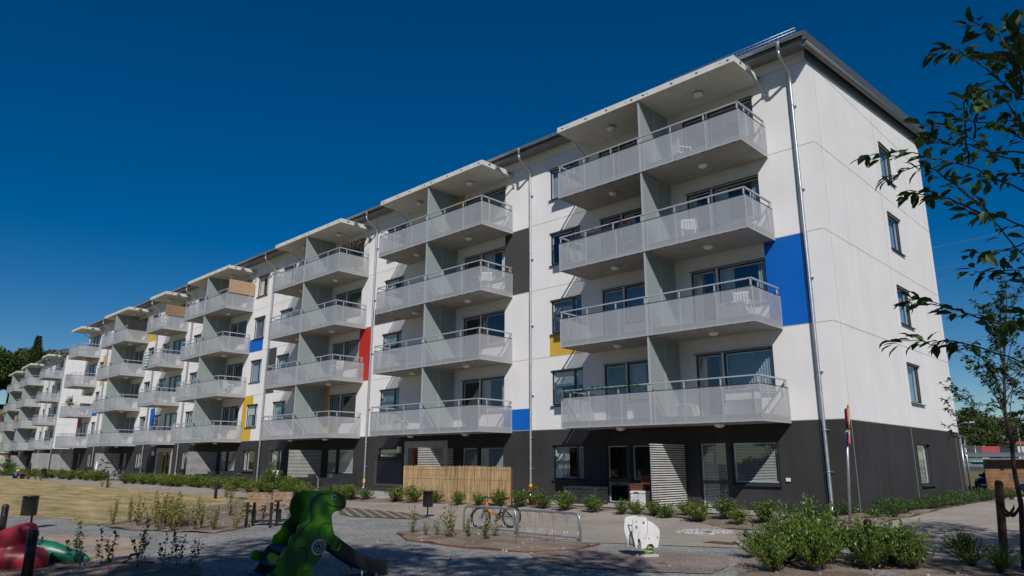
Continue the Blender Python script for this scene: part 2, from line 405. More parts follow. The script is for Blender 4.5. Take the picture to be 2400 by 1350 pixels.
# frames: facade coordinates (u right along the wall seen from outside, w inward, z)
def win_mesh(w, hh, split, low):
    """frame + panes; origin bottom-left on the wall face; split = position of the mullion (0 none), low = height of a lower rail (0 none)"""
    fr = MB(); gl = MB(); t = .055; d0, d1 = .05, .12
    fr.box(0, w, d0, d1, 0, t); fr.box(0, w, d0, d1, hh-t, hh); fr.box(0, t, d0, d1, t, hh-t); fr.box(w-t, w, d0, d1, t, hh-t)
    cuts = [t, w-t]
    if split:
        fr.box(w*split-.045, w*split+.045, d0-.004, d1, t, hh-t); cuts = [t, w*split-.045, w*split+.045, w-t]
    if low:
        fr.box(t, w-t, d0+.002, d1, low-.05, low+.05)
    for i in range(0, len(cuts), 2):
        a, b_ = cuts[i], cuts[i+1]
        gl.quad((a, .075, t), (b_, .075, t), (b_, .075, hh-t), (a, .075, hh-t))
        for q0, q1, r0, r1 in ((a, a+.03, t, hh-t), (b_-.03, b_, t, hh-t), (a+.03, b_-.03, hh-t-.03, hh-t), (a+.03, b_-.03, t, t+.03)):
            fr.box(q0, q1, .085, .13, r0, r1, 1)
    return fr.mesh('window_frame', [M['frame'], M['inner']]), gl.mesh('pane', [M['glass']])
def sill_mesh(w):
    b = MB(); p = [(-.04, -.075, -.035), (w+.04, -.075, -.035), (w+.04, .05, .004), (-.04, .05, .004)]
    b.add(p+[(x, y, z-.03) for x, y, z in p], [(0, 1, 2, 3), (7, 6, 5, 4), (0, 4, 5, 1), (1, 5, 6, 2), (3, 2, 6, 7), (0, 3, 7, 4)])
    return b.mesh('sill', [M['frame']])
def hood_mesh(w):
    return MB().box(-.02, w+.02, -.05, .05, 0, .022).mesh('hood', [M['frame']])
def curtain_mesh(w, hh, k):
    b = MB()
    def fold(x0, x1, z0, z1, mi, amp=.018, step=.085):
        n = max(2, int((x1-x0)/step*2)); pts = []
        for i in range(n+1):
            x = x0+(x1-x0)*i/n; yy = .21+amp*(1 if i % 2 else -1)
            pts += [(x, yy, z0), (x, yy, z1)]
        b.add(pts, [(2*i, 2*i+2, 2*i+3, 2*i+1) for i in range(n)], mi, False)
    if k == 1: fold(.03, w*.42, .05, hh-.05, 0); fold(w*.74, w-.03, .05, hh-.05, 0)
    elif k == 2: fold(.03, w-.03, .05, hh-.05, 1)
    elif k == 3:
        n = int((hh-.1)/.045)
        for i in range(n):
            z = hh-.06-i*.045
            b.quad((.04, .16, z-.026), (w-.04, .16, z-.026), (w-.04, .19, z), (.04, .19, z), 0)
    elif k == 4: b.box(.04, w-.04, .15, .155, hh*.55, hh-.04, 0); fold(.03, w*.25, .05, hh-.05, 1)
    elif k == 5: fold(.03, w*.30, .05, hh-.05, 0); fold(w*.8, w-.03, .05, hh-.05, 1)
    return b.mesh('curtain', [M['curtain'], M['curtain2']])
WR = random.Random(5)
def put_window(root, u0, z0, w, hh, split=.72, sill=True, door=False, low=0, k=None, end=False, uoff=0, hood=True):
    k = WR.choice([0, 1, 2, 2, 2, 3, 4, 5, 1, 5]) if k is None else k
    key = (round(w, 2), round(hh, 2), split, low)
    fm, pm = cached(('w',)+key, lambda: win_mesh(w, hh, split, low))
    loc = (u0, 0, z0); rz = 0
    if end: loc = (0, u0, z0); rz = R(90)
    o = link('balcony_door' if door else 'window', fm, root, loc, rz)
    link('pane', pm, o)
    if sill: link('sill', cached(('s', key[0]), lambda: sill_mesh(w)), o, (0, 0, 0))
    if hood: link('drip_hood', cached(('h', key[0]), lambda: hood_mesh(w)), o, (0, 0, hh+.003))
    if k: link('blind' if k in (3, 4) else 'curtain', cached(('c', key[0], key[1], k), lambda: curtain_mesh(w, hh, k)), o)
    return o
def wall_cells(rects, u0, u1, z0, z1, openings, panels, T, base, plz):
    """cut the wall into cells round the openings; returns {material: MB}"""
    us = {u0, u1}; zs = {z0, z1, plz}
    for r in openings+[p[:4] for p in panels]:
        us |= {min(max(r[0], u0), u1), min(max(r[1], u0), u1)}; zs |= {min(max(r[2], z0), z1), min(max(r[3], z0), z1)}
    us = sorted(us); zs = sorted(zs); out = {}
    for i in range(len(us)-1):
        for j in range(len(zs)-1):
            a, b_, c, d = us[i], us[i+1], zs[j], zs[j+1]; m_u, m_z = (a+b_)/2, (c+d)/2
            if b_-a < 1e-4 or d-c < 1e-4: continue
            if any(r[0] < m_u < r[1] and r[2] < m_z < r[3] for r in openings): continue
            key = 'plinth' if m_z < plz else base
            for q, p in enumerate(panels):
                if p[0] < m_u < p[1] and p[2] < m_z < p[3]: key = ('panel', q)
            out.setdefault(key, MB(T)).quad((a, 0, c), (b_, 0, c), (b_, 0, d), (a, 0, d))
    def col_at(u, z):
        key = 'plinth' if z < plz else base
        for q, p in enumerate(panels):
            if p[0] < u < p[1] and p[2] < z < p[3]: key = ('panel', q)
        return key
    for a, b_, c, d in openings:
        mb = out.setdefault('plinth' if (c+d)/2 < plz else base, MB(T)); D = .17
        mb.quad((a, 0, c), (a, 0, d), (a, D, d), (a, D, c)); mb.quad((b_, 0, d), (b_, 0, c), (b_, D, c), (b_, D, d))
        mb.quad((a, 0, d), (b_, 0, d), (b_, D, d), (a, D, d)); mb.quad((b_, 0, c), (a, 0, c), (a, D, c), (b_, D, c))
    return out
PANEL_NAME = {'blue': 'blue_panel', 'red': 'red_panel', 'yellow': 'yellow_panel', 'black_panel': 'dark_panel'}
def make_block(root, length, width, stacks, units, wins, endwins, panels, pipes, joints, ground, zb=-.4, snow=True, vents=()):
    """stacks: (right x, left x, kind); units: doors with window beside, per floor; wins: (x0, x1, height) columns per floor"""
    ops = []
    sp = []                                               # what to place: (u0,z0,w,h,kwargs)
    for f in range(4):
        zf = P0Z+FH*f; head = 4.87+FH*f
        for (x0, xd, x1) in units:                        # door x0..xd, window xd+.09..x1
            ops.append((x0, xd, zf+.10, head)); sp.append((x0, zf+.10, xd-x0, head-zf-.10, dict(split=0, sill=False, door=True)))
            if x1 is not None:
                ops.append((xd+.06, x1, head-1.36, head)); sp.append((xd+.06, head-1.36, x1-xd-.06, 1.36, dict(split=0, sill=True)))
        for (x0, x1, hh) in wins:
            ops.append((x0, x1, head-hh, head)); sp.append((x0, head-hh, x1-x0, hh, dict(split=.74 if x1-x0 > 1.3 else .3)))
    for g in ground:
        x0, x1, z0, z1, kw = g
        ops.append((x0, x1, z0, z1))
        if kw is not None: sp.append((x0, z0, x1-x0, z1-z0, kw))
    TOP = 14.25; ID = lambda u, w, z: (u, w, z); TE = lambda u, w, z: (-w, u, z)
    cells = wall_cells(None, -length, 0, zb, TOP, ops, panels, ID, 'white', P0Z)
    eo = []
    for (y0, y1, hh) in endwins:
        for f in range(-1, 4):
            if f == -1 and hh > 9: continue
            head = (4.87+FH*f) if f >= 0 else 2.1
            eo.append((y0, y1, head-min(hh, 1.38), head))
    ec = wall_cells(None, 0, width, zb, TOP, eo, [], TE, 'white', P0Z)
    SL = .108
    ec['white'].poly([(0, 0, TOP), (width, 0, TOP), (width, 0, TOP+SL*width)])
    # left end wall and back, closed so that the block casts a whole shadow
    W = MB(); W.v, W.f, W.m, W.uv, W.sm = cells['white'].v, cells['white'].f, cells['white'].m, cells['white'].uv, cells['white'].sm
    W.T = None
    for s_, ky in ((ec['white'], 'white'),):
        b0 = len(W.v); W.v += s_.v; W.f += [tuple(b0+i for i in f) for f in s_.f]; W.m += s_.m; W.uv += s_.uv; W.sm += s_.sm
    W.quad((-length, width, zb), (-length, 0, zb), (-length, 0, TOP), (-length, width, TOP+SL*width))
    W.quad((0, width, zb), (-length, width, zb), (-length, width, TOP+SL*width), (0, width, TOP+SL*width))
    # joints between the wall panels, 3 mm proud
    def jz(z, skip=()):
        edges = sorted([(max(a, -length), min(b_, 0)) for a, b_, c, d in ops if c-.02 < z < d+.02])
        cur = -length
        for a, b_ in edges+[(0, 0)]:
            if a-cur > .02: W.box(cur, a-.005, -.003, .0, z-.011, z+.011, 1)
            cur = max(cur, b_+.005)
    for f in range(1, 5): jz(P0Z+FH*f)
    jz(P0Z)
    for f in range(0, 5): W.box(0, .003, .02, width-.02, P0Z+FH*f-.011, P0Z+FH*f+.011, 1)
    for y in joints: W.box(0, .0025, y-.009, y+.009, .05, TOP, 1)
    for x in pipes: W.box(x-.16, x-.142, -.0025, 0, zb+.3, TOP-.1, 1)
    W.build('wall', [M['white'], M['joint']], root)
    Pl = MB(); Pl.v, Pl.f, Pl.m, Pl.uv, Pl.sm = cells['plinth'].v, cells['plinth'].f, cells['plinth'].m, cells['plinth'].uv, cells['plinth'].sm
    s_ = ec['plinth']; b0 = len(Pl.v); Pl.v += s_.v; Pl.f += [tuple(b0+i for i in f) for f in s_.f]; Pl.m += s_.m; Pl.uv += s_.uv; Pl.sm += s_.sm
    Pl.build('plinth', [M['plinth']], root)
    for q, p in enumerate(panels):
        mb = cells.get(('panel', q))
        if mb: mb.build(PANEL_NAME[p[4]], [M[p[4]]], root)
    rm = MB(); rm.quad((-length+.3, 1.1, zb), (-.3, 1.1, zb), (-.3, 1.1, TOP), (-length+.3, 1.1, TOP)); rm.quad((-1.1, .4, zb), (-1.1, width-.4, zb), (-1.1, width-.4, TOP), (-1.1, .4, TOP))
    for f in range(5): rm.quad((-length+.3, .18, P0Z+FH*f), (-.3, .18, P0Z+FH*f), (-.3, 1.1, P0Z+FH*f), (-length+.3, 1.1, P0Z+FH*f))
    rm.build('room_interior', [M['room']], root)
    for u0, z0, w, hh, kw in sp: put_window(root, u0, z0, w, hh, **kw)
    for y0, y1, z0, z1 in eo: put_window(root, y0, z0, y1-y0, z1-z0, split=.82, k=2 if z0 > 2.5 else 3, end=True)
    # roof: one pitch rising to the back, with gutter, soffit and verge roll
    ov = .72; zf = TOP
    rf = MB()
    def zr(y): return zf+.12+SL*(y+ov)-.0
    y0, y1 = -ov, width+.5
    prof = [(y0, zr(y0)-.22), (y1, zr(y1)-.22), (y1, zr(y1)), (y0, zr(y0))]
    x0, x1 = -length-.4, .22
    a = [(x0, y, z) for y, z in prof]; b_ = [(x1, y, z) for y, z in prof]
    rf.add(a+b_, [(0, 1, 2, 3), (7, 6, 5, 4)], 0); rf.add(a+b_, [(3, 2, 6, 7), (1, 5, 6, 2), (0, 3, 7, 4)], 0); rf.add(a+b_, [(0, 4, 5, 1)], 1)
    roof = rf.build('roof', [M['roof'], M['soffit']], root)
    vr = MB()
    vr.tube([(x1+.0, y0+.05, zr(y0)-.30), (x1+.0, y1, zr(y1)-.30)], .105, 14)
    fa = [(x1+.002, y0-.03, zr(y0)-.26), (x1+.002, y1, zr(y1)-.26), (x1+.002, y1, zr(y1)+.05), (x1+.002, y0-.03, zr(y0)+.05)]
    vr.add(fa+[(x+.10, y, z) for x, y, z in fa], [(3, 2, 1, 0), (4, 5, 6, 7), (0, 1, 5, 4), (1, 2, 6, 5), (2, 3, 7, 6), (3, 0, 4, 7)], 1)
    fb_ = [(.012, -.12, zr(-.12)-.60), (.012, width+.1, zr(width+.1)-.60), (.012, width+.1, zr(width+.1)-.24), (.012, -.12, zr(-.12)-.24)]
    vr.add(fb_+[(x+.05, y, z) for x, y, z in fb_], [(3, 2, 1, 0), (4, 5, 6, 7), (0, 1, 5, 4), (1, 2, 6, 5), (2, 3, 7, 6), (3, 0, 4, 7)], 1)
    vr.build('verge_trim', [M['verge'], M['roof']], roof)
    gu = MB(); pts = []
    n = 10
    gy, gz = y0-.085, zr(y0)-.03
    ring = [(math.cos(math.pi+math.pi*k/n)*.085, math.sin(math.pi+math.pi*k/n)*.085) for k in range(n+1)]
    vv = [(xx, gy+p, gz+q) for xx in (x0, x1+.05) for p, q in ring]
    gu.add(vv, [(k, k+1, n+2+k, n+1+k) for k in range(n)], 0, True)
    for q in range(int(length/1.2)): gu.box(x1-.6-q*1.2-.012, x1-.6-q*1.2+.012, gy-.092, gy+.09, gz-.095, gz+.005)
    gu.build('gutter', [M['galv']], root)
    if snow:
        sg = MB()
        for k in range(3): sg.tube([(-4.6, -.66, zr(-.66)+.10+k*.10), (-.0, -.66, zr(-.66)+.10+k*.10)], .014, 6)
        for k in range(34): sg.box(-4.6+k*.14-.006, -4.6+k*.14+.006, -.67, -.65, zr(-.66), zr(-.66)+.32)
        sg.build('snow_guard', [M['galv']], roof)
    for (vx, vy) in vents:
        v = MB(); zz = zr(vy)
        v.box(vx-.3, vx+.3, vy-.3, vy+.3, zz-.1, zz+.55); v.box(vx-.33, vx+.33, vy-.33, vy+.33, zz+.2, zz+.23)
        v.add([(vx-.55, vy-.55, zz+.62), (vx+.55, vy-.55, zz+.62), (vx+.55, vy+.55, zz+.62), (vx-.55, vy+.55, zz+.62), (vx, vy, zz+.86)], [(3, 2, 1, 0), (0, 1, 4), (1, 2, 4), (2, 3, 4), (3, 0, 4)])
        v.build('roof_vent', [M['roof']], roof)
    # downpipes
    for i, x in enumerate(pipes):
        d = MB()
        d.lathe([(.055, -.22), (.06, -.06), (.10, .02), (.10, .05)], 12, (x, gy, gz-.09))
        d.tube([(x, gy, gz-.28), (x, gy, gz-.42), (x, gy+.10, gz-.56), (x, -.22, gz-.82), (x, -.11, gz-.98), (x, -.11, gz-1.2), (x, -.11, .28), (x+.0, -.13, .20), (x, -.20, .14)], .052, 12)
        for zz in [1.2+2.8*k for k in range(5)]+[2.35]:
            d.lathe([(.058, -.02), (.058, .02)], 12, (x, -.11, zz)); d.box(x-.1, x+.1, -.065, -.0, zz-.012, zz+.012)
        if i % 3 != 0 and i < 6: d.lathe([(.058, -.09), (.06, -.08), (.06, .08), (.058, .09)], 12, (x, -.11, .52), 1)
        d.build('downpipe', [M['galv'], M['signy']], root)
    # balconies and canopies
    BALS = {}
    for (xr, xl, kind) in stacks:
        halves = [(xr, (xr-xl)/2, 'R'), ((xr+xl)/2, (xr-xl)/2, 'L')] if kind == 'D' else [(xr, xr-xl, 'S')]
        for f in range(4):
            for (x, w, k) in halves:
                mm = cached(('bal', k), lambda: bal_meshes(k))
                o = link('balcony', mm['balcony'], root, (x, 0, 2.57+FH*f)); o.scale = (w/BW, 1, 1)
                for nme in ('parapet', 'handrail', 'ceiling_lamp', 'divider_screen'):
                    if nme in mm: link(nme, mm[nme], o, (-BW*.5, -DEP*.5, .0) if nme == 'ceiling_lamp' else (0, 0, 0))
                BALS[(x, f)] = o
        for (x, w, k) in halves:
            o = link('canopy', cached('canopy', canopy_mesh), root, (x, 0, 2.57+FH*4-.30)); o.scale = (w/BW, 1, 1); o.location.z = 13.56
            link('ceiling_lamp', lamp_mesh(), o, (-BW*.5, -DEP*.5, -.022))
            if k in 'RS': link('strut', cached('br1', lambda: bracket_mesh(1)), o)
            if k in 'LS': link('strut', cached('br2', lambda: bracket_mesh(-1)), o, (-BW, 0, 0))
    return BALS

GK = lambda **k: dict(dict(split=0, sill=True, hood=False), **k)
blockA = thing('apartment_building', 'long white five-storey apartment block with coloured panels, nearest the camera, filling the middle', 'building')
S1 = dict(
 length=72.3, width=12.3,
 stacks=[(-1.48, -8.74, 'D'), (-12.9, -20.12, 'D'), (-23.62, -30.65, 'D'), (-36.75, -43.35, 'D'), (-47.35, -50.6, 'S'), (-55.4, -61.5, 'D'), (-68.0, -71.3, 'S')],
 units=[(-4.5, -3.58, -1.87), (-8.24, -7.3, -5.65), (-16., -14.9, -13.38), (-26.75, -25.68, -24.2), (-30.3, -29.35, -27.7), (-39.9, -38.9, -37.52), (-43.1, -42.2, None), (-49.95, -49., -47.55), (-58.4, -57.5, -56.3), (-61.3, -60.4, None), (-70.9, -70.0, -68.7)],
 wins=[(-10.78, -9.24, 1.32), (-22.1, -20.52, 1.32), (-33.02, -31.5, 1.32), (-36.4, -34.95, 1.36), (-46.05, -44.8, 1.36), (-52.0, -50.75, 1.36), (-55.25, -53.95, 1.36), (-67.8, -66.65, 1.36)],
 endwins=[(6.55, 8.0, 1.36)],
 panels=[(-1.87, -.5, 5.45, 8.25, 'blue'), (-13.38, -11.93, 8.25, 11.05, 'black_panel'), (-13.4, -11.93, 2.65, 3.5, 'blue'), (-16.6, -16.06, 11.05, 13.85, 'yellow'), (-22.88, -20.3, 8.25, 9.1, 'black_panel'),
   (-24.18, -23.05, 5.45, 8.25, 'red'), (-34.05, -33.1, 5.45, 8.25, 'black_panel'), (-27.5, -26.8, 2.65, 5.45, 'yellow'), (-37.05, -35., 8.25, 9.08, 'blue'), (-37., -35.6, 2.65, 5.45, 'yellow'), (-53., -52.05, 2.65, 5.45, 'blue'),
   (-55.95, -53.5, 11.05, 11.78, 'yellow'), (-66.95, -66.1, 8.25, 11.05, 'yellow'), (-68., -66.6, 5.45, 6.1, 'blue'), (-72.2, -70.95, 4.5, 5.45, 'red'), (-10.86, -9.24, 5.45, 6.3, 'yellow'), (-19.65, -18.95, 2.7, 2.72, 'blue')],
 pipes=[-.52, -11.8, -22.92, -34.02, -46.4, -53.35, -65.65],
 joints=[.55, 6.1, 11.8],
 ground=[(-10.74, -9.26, .82, 2.05, GK(split=.78, k=1, hood=True)), (-8.26, -7.34, .05, 2.05, GK(door=True, sill=False, low=.78, k=0)), (-7.2, -5.7, .82, 2.05, GK(k=0)),
   (-4.58, -3.62, .05, 2.08, GK(door=True, sill=False, low=.80, k=3)), (-3.46, -1.96, .82, 2.08, GK(k=3)),
   (-21.95, -20.5, 1.62, 2.05, GK(k=4, hood=True)), (-19.85, -16.9, .05, 2.15, None), (-15.95, -14.95, .05, 2.05, GK(door=True, sill=False, low=.8, k=3)), (-14.85, -13.4, .82, 2.05, GK(k=2)),
   (-32.75, -31.5, .86, 2.06, GK(split=.7, k=5, hood=True)), (-30.2, -29.3, .05, 2.05, GK(door=True, sill=False, low=.8, k=0)), (-26.7, -25.75, .05, 2.05, GK(door=True, sill=False, low=.8, k=3)), (-25.62, -24.15, .8, 2.05, GK(k=3)),
   (-36.3, -34.85, .84, 2.06, GK(split=.32, k=5, hood=True)), (-39.8, -38.7, .05, 2.05, GK(door=True, sill=False, low=.8, k=2)), (-38.6, -37.4, .8, 2.05, GK(k=3)), (-45.95, -44.85, .84, 2.06, GK(split=.5, k=1)),
   (-55.2, -54., .84, 2.06, GK(split=.4, k=3)), (-50.6, -47.7, .05, 2.15, None), (-58.3, -57.3, .05, 2.05, GK(door=True, sill=False, low=.8, k=1)), (-67.7, -66.7, .84, 2.06, GK(split=.4, k=2)), (-70.8, -69.9, .05, 2.05, GK(door=True, sill=False, low=.8, k=2))],
 vents=[(-20.5, 2.6), (-39.6, 3.6), (-57., 3.)])
BALA = make_block(blockA, **S1)
# the two entrances: recessed pale surround, coloured door leaf and glazed side light
def entrance(x0, x1, colr):
    e = MB(); e.box(x0, x0+.28, -.02, .5, 0, 2.35); e.box(x1-.28, x1, -.02, .5, 0, 2.35); e.box(x0+.28, x1-.28, -.02, .5, 2.05, 2.35)
    o = e.build('entrance', [mat('grey_entrance_trim', (.33, .33, .34), .6)], blockA)
    d = MB(); a = x0+.34; d.box(a, a+.10, .30, .36, .02, 2.03); d.box(a+.80, a+.90, .30, .36, .02, 2.03); d.box(a+.10, a+.80, .30, .36, 1.85, 2.03); d.box(a+.10, a+.80, .30, .36, .02, .25)
    dd = d.build('door', [M[colr]], o)
    g = MB(); g.quad((a+.10, .33, .25), (a+.80, .33, .25), (a+.80, .33, 1.85), (a+.10, .33, 1.85)); g.quad((a+.95, .34, .02), (x1-.3, .34, .02), (x1-.3, .34, 2.03), (a+.95, .34, 2.03))
    g.build('pane', [M['glass']], o)
    f = MB(); f.box(a+.90, a+.97, .30, .38, .02, 2.03); f.box(a+1.75, a+1.81, .30, .38, .02, 2.03); f.build('door_frame', [M['frame']], o)
    MB().box(a+.83, a+.86, .24, .28, .85, 1.15).build('handle', [M['galv']], o)
entrance(-19.92, -16.85, 'red'); entrance(-50.7, -47.6, 'yellow')
lw = MB()
for x in (-20.25, -51.2): lw.box(x-.09, x+.09, -.14, -.002, 1.85, 2.13)
for x in (-20.25, -51.2): MB().box(x-.09, x+.09, -.14, -.002, 1.82, 2.12).build('wall_lamp', [M['lamp']], blockA)
MB().box(-22.25, -20.05, -.025, -.002, .30, 1.50).build('service_hatch', [M['black_panel']], blockA)
MB().box(-1.78, -1.66, -.05, -.002, .92, 1.02).build('wall_socket', [M['whitep']], blockA)

blockB = thing('apartment_building', 'farther white apartment block with balconies at the far left, in front of the wooded hill', 'building', (-91.4, 2.85, .12), R(-3.7))
S2 = dict(
 length=33., width=12.3,
 stacks=[(-.75, -4.35, 'S'), (-12.2, -19.2, 'D'), (-23.6, -30.6, 'D')],
 units=[(-3.2, -2.3, -.95), (-15.2, -14.3, -12.8), (-18.8, -17.9, None), (-26.6, -25.7, -24.2)],
 wins=[(-6.6, -5.4, 1.36), (-10.3, -9.1, 1.36), (-21.9, -20.7, 1.36)],
 endwins=[(7.2, 8.4, 10.)], panels=[(-11., -9.9, 5.45, 6.3, 'yellow'), (-21.9, -20.6, 8.25, 9.1, 'red')], pipes=[-.3, -8.2, -22.3], joints=[.8, 6.1],
 ground=[(-3.2, -2.3, .05, 2.05, GK(door=True, sill=False, low=.8)), (-10.3, -9.1, .84, 2.06, GK(split=.4)), (-15.2, -14.3, .05, 2.05, GK(door=True, sill=False, low=.8))], snow=False)
BALB = make_block(blockB, **S2)
# ------------------------------------------------------------------ terrain and ground sheets
def clip(poly, axis, val, keep_less):
    out = []
    for i in range(len(poly)):
        a, b = poly[i-1], poly[i]
        ia = (a[axis] <= val) if keep_less else (a[axis] >= val); ib = (b[axis] <= val) if keep_less else (b[axis] >= val)
        if ia != ib:
            t = (val-a[axis])/(b[axis]-a[axis]); out.append((a[0]+t*(b[0]-a[0]), a[1]+t*(b[1]-a[1])))
        if ib: out.append(b)
    return out
def rough(pts, amp, step, seed):
    """break straight outline segments into an uneven edge"""
    rr = random.Random(seed); out = []
    for i in range(len(pts)):
        a, b = Vector(pts[i]), Vector(pts[(i+1) % len(pts)]); n = max(1, int((b-a).length/step)); nrm = Vector((-(b-a).y, (b-a).x)).normalized() if (b-a).length > 0 else Vector((0, 0))
        for k in range(n):
            p = a+(b-a)*(k/n)+(nrm*rr.uniform(-amp, amp) if k else Vector((0, 0))); out.append((p.x, p.y))
    return out
def sheet(name, pts, m, off, cell=.5, bump=0., seed=0, edge=0.):
    xs = [p[0] for p in pts]; ys = [p[1] for p in pts]; mb = MB(); rr = random.Random(seed)
    idx = {}
    def vid(x, y):
        k = (round(x, 4), round(y, 4))
        if k not in idx:
            idx[k] = len(mb.v); z = h(x, y)+off
            if bump: z += bump*(math.sin(x*1.7+seed)*math.cos(y*2.1)+.6*math.sin(x*4.3+y*3.1+seed))
            mb.v.append((x, y, z))
        return idx[k]
    i0, i1 = math.floor(min(xs)/cell), math.ceil(max(xs)/cell); j0, j1 = math.floor(min(ys)/cell), math.ceil(max(ys)/cell)
    for i in range(i0, i1):
        c1 = clip(clip(pts, 0, i*cell, False), 0, (i+1)*cell, True)
        if len(c1) < 3: continue
        for j in range(j0, j1):
            c2 = clip(clip(c1, 1, j*cell, False), 1, (j+1)*cell, True)
            ids = []
            for x, y in c2:
                v = vid(x, y)
                if not ids or (v != ids[-1] and v != ids[0]): ids.append(v)
            if len(set(ids)) < 3 or len(set(ids)) != len(ids): continue
            mb.f.append(tuple(ids)); mb.m.append(0); mb.sm.append(True); mb.uv.append(None)
    o = mb.build(name, [m]); tag(o, kind='structure')
    # faces up
    me = o.data; me.update()
    fl = [p.index for p in me.polygons if p.normal.z < 0]
    for i in fl: me.polygons[i].flip()
    me.update()
    return o
# base sheet: fine near the scene, coarse to the horizon
gx = [-3000, -1200, -500, -250, -150]+[-120+2*i for i in range(50)]+[-20+i*.5 for i in range(65)]+[14, 18, 24, 40, 80, 200, 600, 1500, 3000]
gy = [-3000, -800, -200, -80, -40]+[-28+i for i in range(12)]+[-16+i*.5 for i in range(40)]+[4+i for i in range(26)]+[34, 40, 60, 100, 200, 500, 1500, 3000]
g = MB()
for y in gy:
    for x in gx: g.v.append((x, y, h(x, y)-.03))
nx = len(gx)
for j in range(len(gy)-1):
    for i in range(nx-1): g.f.append((j*nx+i, j*nx+i+1, (j+1)*nx+i+1, (j+1)*nx+i)); g.m.append(0); g.sm.append(True); g.uv.append(None)
tag(g.build('ground', [M['meadow']]), kind='structure')
back = [(-80, -2.4), (-62, -2.7), (-43, -2.75), (-33.2, -3.1), (-24.75, -3.9), (-17.1, -3.9), (-14.2, -3.25), (-9.75, -2.7), (-6.1, -2.5), (-3.5, -2.98), (-1.67, -4.03), (.06, -4.35), (1.0, -4.6), (1.45, -3.6), (1.55, -.6), (1.15, 4.7), (.95, 13), (.4, 17)]
front = [(6.2, 17), (6.4, 5), (6.5, -5.5), (5.6, -6.9), (4.6, -6.85), (3.2, -6.7), (2.2, -7.1), (.7, -7.5), (-.43, -8.05), (-1.8, -8.7), (-2.2, -9.05), (-4.5, -9.05), (-6.2, -9.05), (-6.6, -8.7), (-9.8, -6.85), (-14.9, -6.15), (-19, -5.6), (-24.4, -5.7), (-30.7, -6.26), (-38.6, -5.75), (-47, -6.1), (-62.7, -4.6), (-80, -5.2)]
sheet('path', back+front, M['path'], .012)
sheet('gravel', rough([(-25, -26), (14, -26), (14, -7), (4.6, -6.6), (2.2, -6.9), (-.43, -7.8), (-2.2, -8.8), (-6.4, -8.7), (-9.8, -6.7), (-15, -6.0), (-21, -5.4), (-25, -8)], .03, .4, 1), M['gravel'], 0.)
sheet('lawn', rough([(-90, -5.0), (-62.7, -4.5), (-47, -6.0), (-38.6, -5.65), (-30.7, -6.2), (-24.5, -5.65), (-21.4, -7.0), (-14.1, -13.75), (-12.9, -14.5), (-13.6, -15.0), (-15.2, -14.7), (-17.06, -14.9), (-18.2, -16.2), (-24, -19), (-60, -30), (-90, -30)], .13, .3, 2), M['lawn'], .008)
sheet('planting_bed', rough([(-13.5, -14.55), (-12, -14.75), (-10.8, -14.4), (-9.1, -13.5), (-9.8, -12.5), (-12.5, -10.6), (-14.2, -9.4), (-18, -6.9), (-21.5, -5.9), (-22.9, -6.1), (-21.2, -7.3), (-14.1, -13.7)], .08, .3, 3), M['soil'], .02, .25, .015, 3)
sheet('planting_bed', rough([(-6.35, -10.5), (-6.5, -9.15), (-4.5, -9.12), (-1.85, -9.12), (-1.55, -10.1), (-1.9, -10.95), (-3.1, -11.25), (-4.9, -11.25)], .06, .3, 4), M['soil'], .022, .25, .018, 4)
sheet('planting_bed', rough([(1.3, -7.7), (2.3, -7.2), (3.2, -6.78), (4.6, -6.95), (5.6, -7.0), (8, -8), (8.5, -13), (4., -12.5), (2., -11.1), (1.5, -9.6)], .06, .3, 5), M['soil'], .02, .25, .02, 5)
sheet('planting_bed', rough([(-6.6, -18.6), (-5.2, -17.0), (-4.3, -15.9), (-3.3, -16.2), (-3.4, -18.5), (-6, -20)], .06, .3, 6), M['soil'], .03, .25, .02, 6)
fb = [(x, y+.01) for x, y in back[:14]]
sheet('planting_bed', rough(fb+[(1.5, -.6), (1.12, 4.7), (.92, 13), (.4, 17), (-.3, 17), (.02, 12), (.02, -.02), (-.3, -1.7), (-72, -1.7), (-80, -1.7)], .0, .5, 7), M['soil'], .014, .5, .02, 7)
sheet('terrace', [(-72.2, -.0), (-72.2, -2.0), (-22.8, -2.0), (-22.5, -3.1), (-17.2, -3.1), (-17.0, -1.98), (-10.2, -1.98), (-.9, -1.9), (-.7, 0)], M['terrace'], .035)
sheet('red_gravel', rough([(-1.9, -10.3), (-1.3, -9.75), (-.5, -9.5), (.14, -9.15), (.8, -9.0), (1.2, -9.3), (1.55, -10.0), (1.75, -10.9), (.9, -11.45), (0, -11.8), (-1., -11.6), (-1.7, -11.1)], .05, .25, 8), M['redgravel'], .012)
sheet('sand', rough([(-12.5, -18), (-11.6, -16.6), (-10.5, -15.9), (-9.3, -15.2), (-8, -15.3), (-6.4, -16.0), (-5.1, -16.85), (-5.2, -17.4), (-6.6, -18.5), (-9, -20.5), (-12.5, -20)], .08, .3, 9), M['sand'], .02, .25, .018, 9)
sheet('grid_pavers', [(-15.1, -6.3), (-10.6, -6.35), (-9.6, -7.0), (-9.1, -7.7), (-11.2, -8.5), (-12.6, -8.1)], M['pavers'], .018)
sheet('parking_area', [(-.5, 17), (9, 16), (12, 60), (-30, 60), (-14, 34)], M['asphalt'], .012, 1.0)
k = MB(); pts = [(-.55, 17.4), (3, 17.1), (8.9, 16.4)]
for a, b in zip(pts[:-1], pts[1:]): k.bar((*a, h(*a)+.04), (*b, h(*b)+.04), .14, .16)
tag(k.build('kerb', [M['canopy']]), kind='structure')
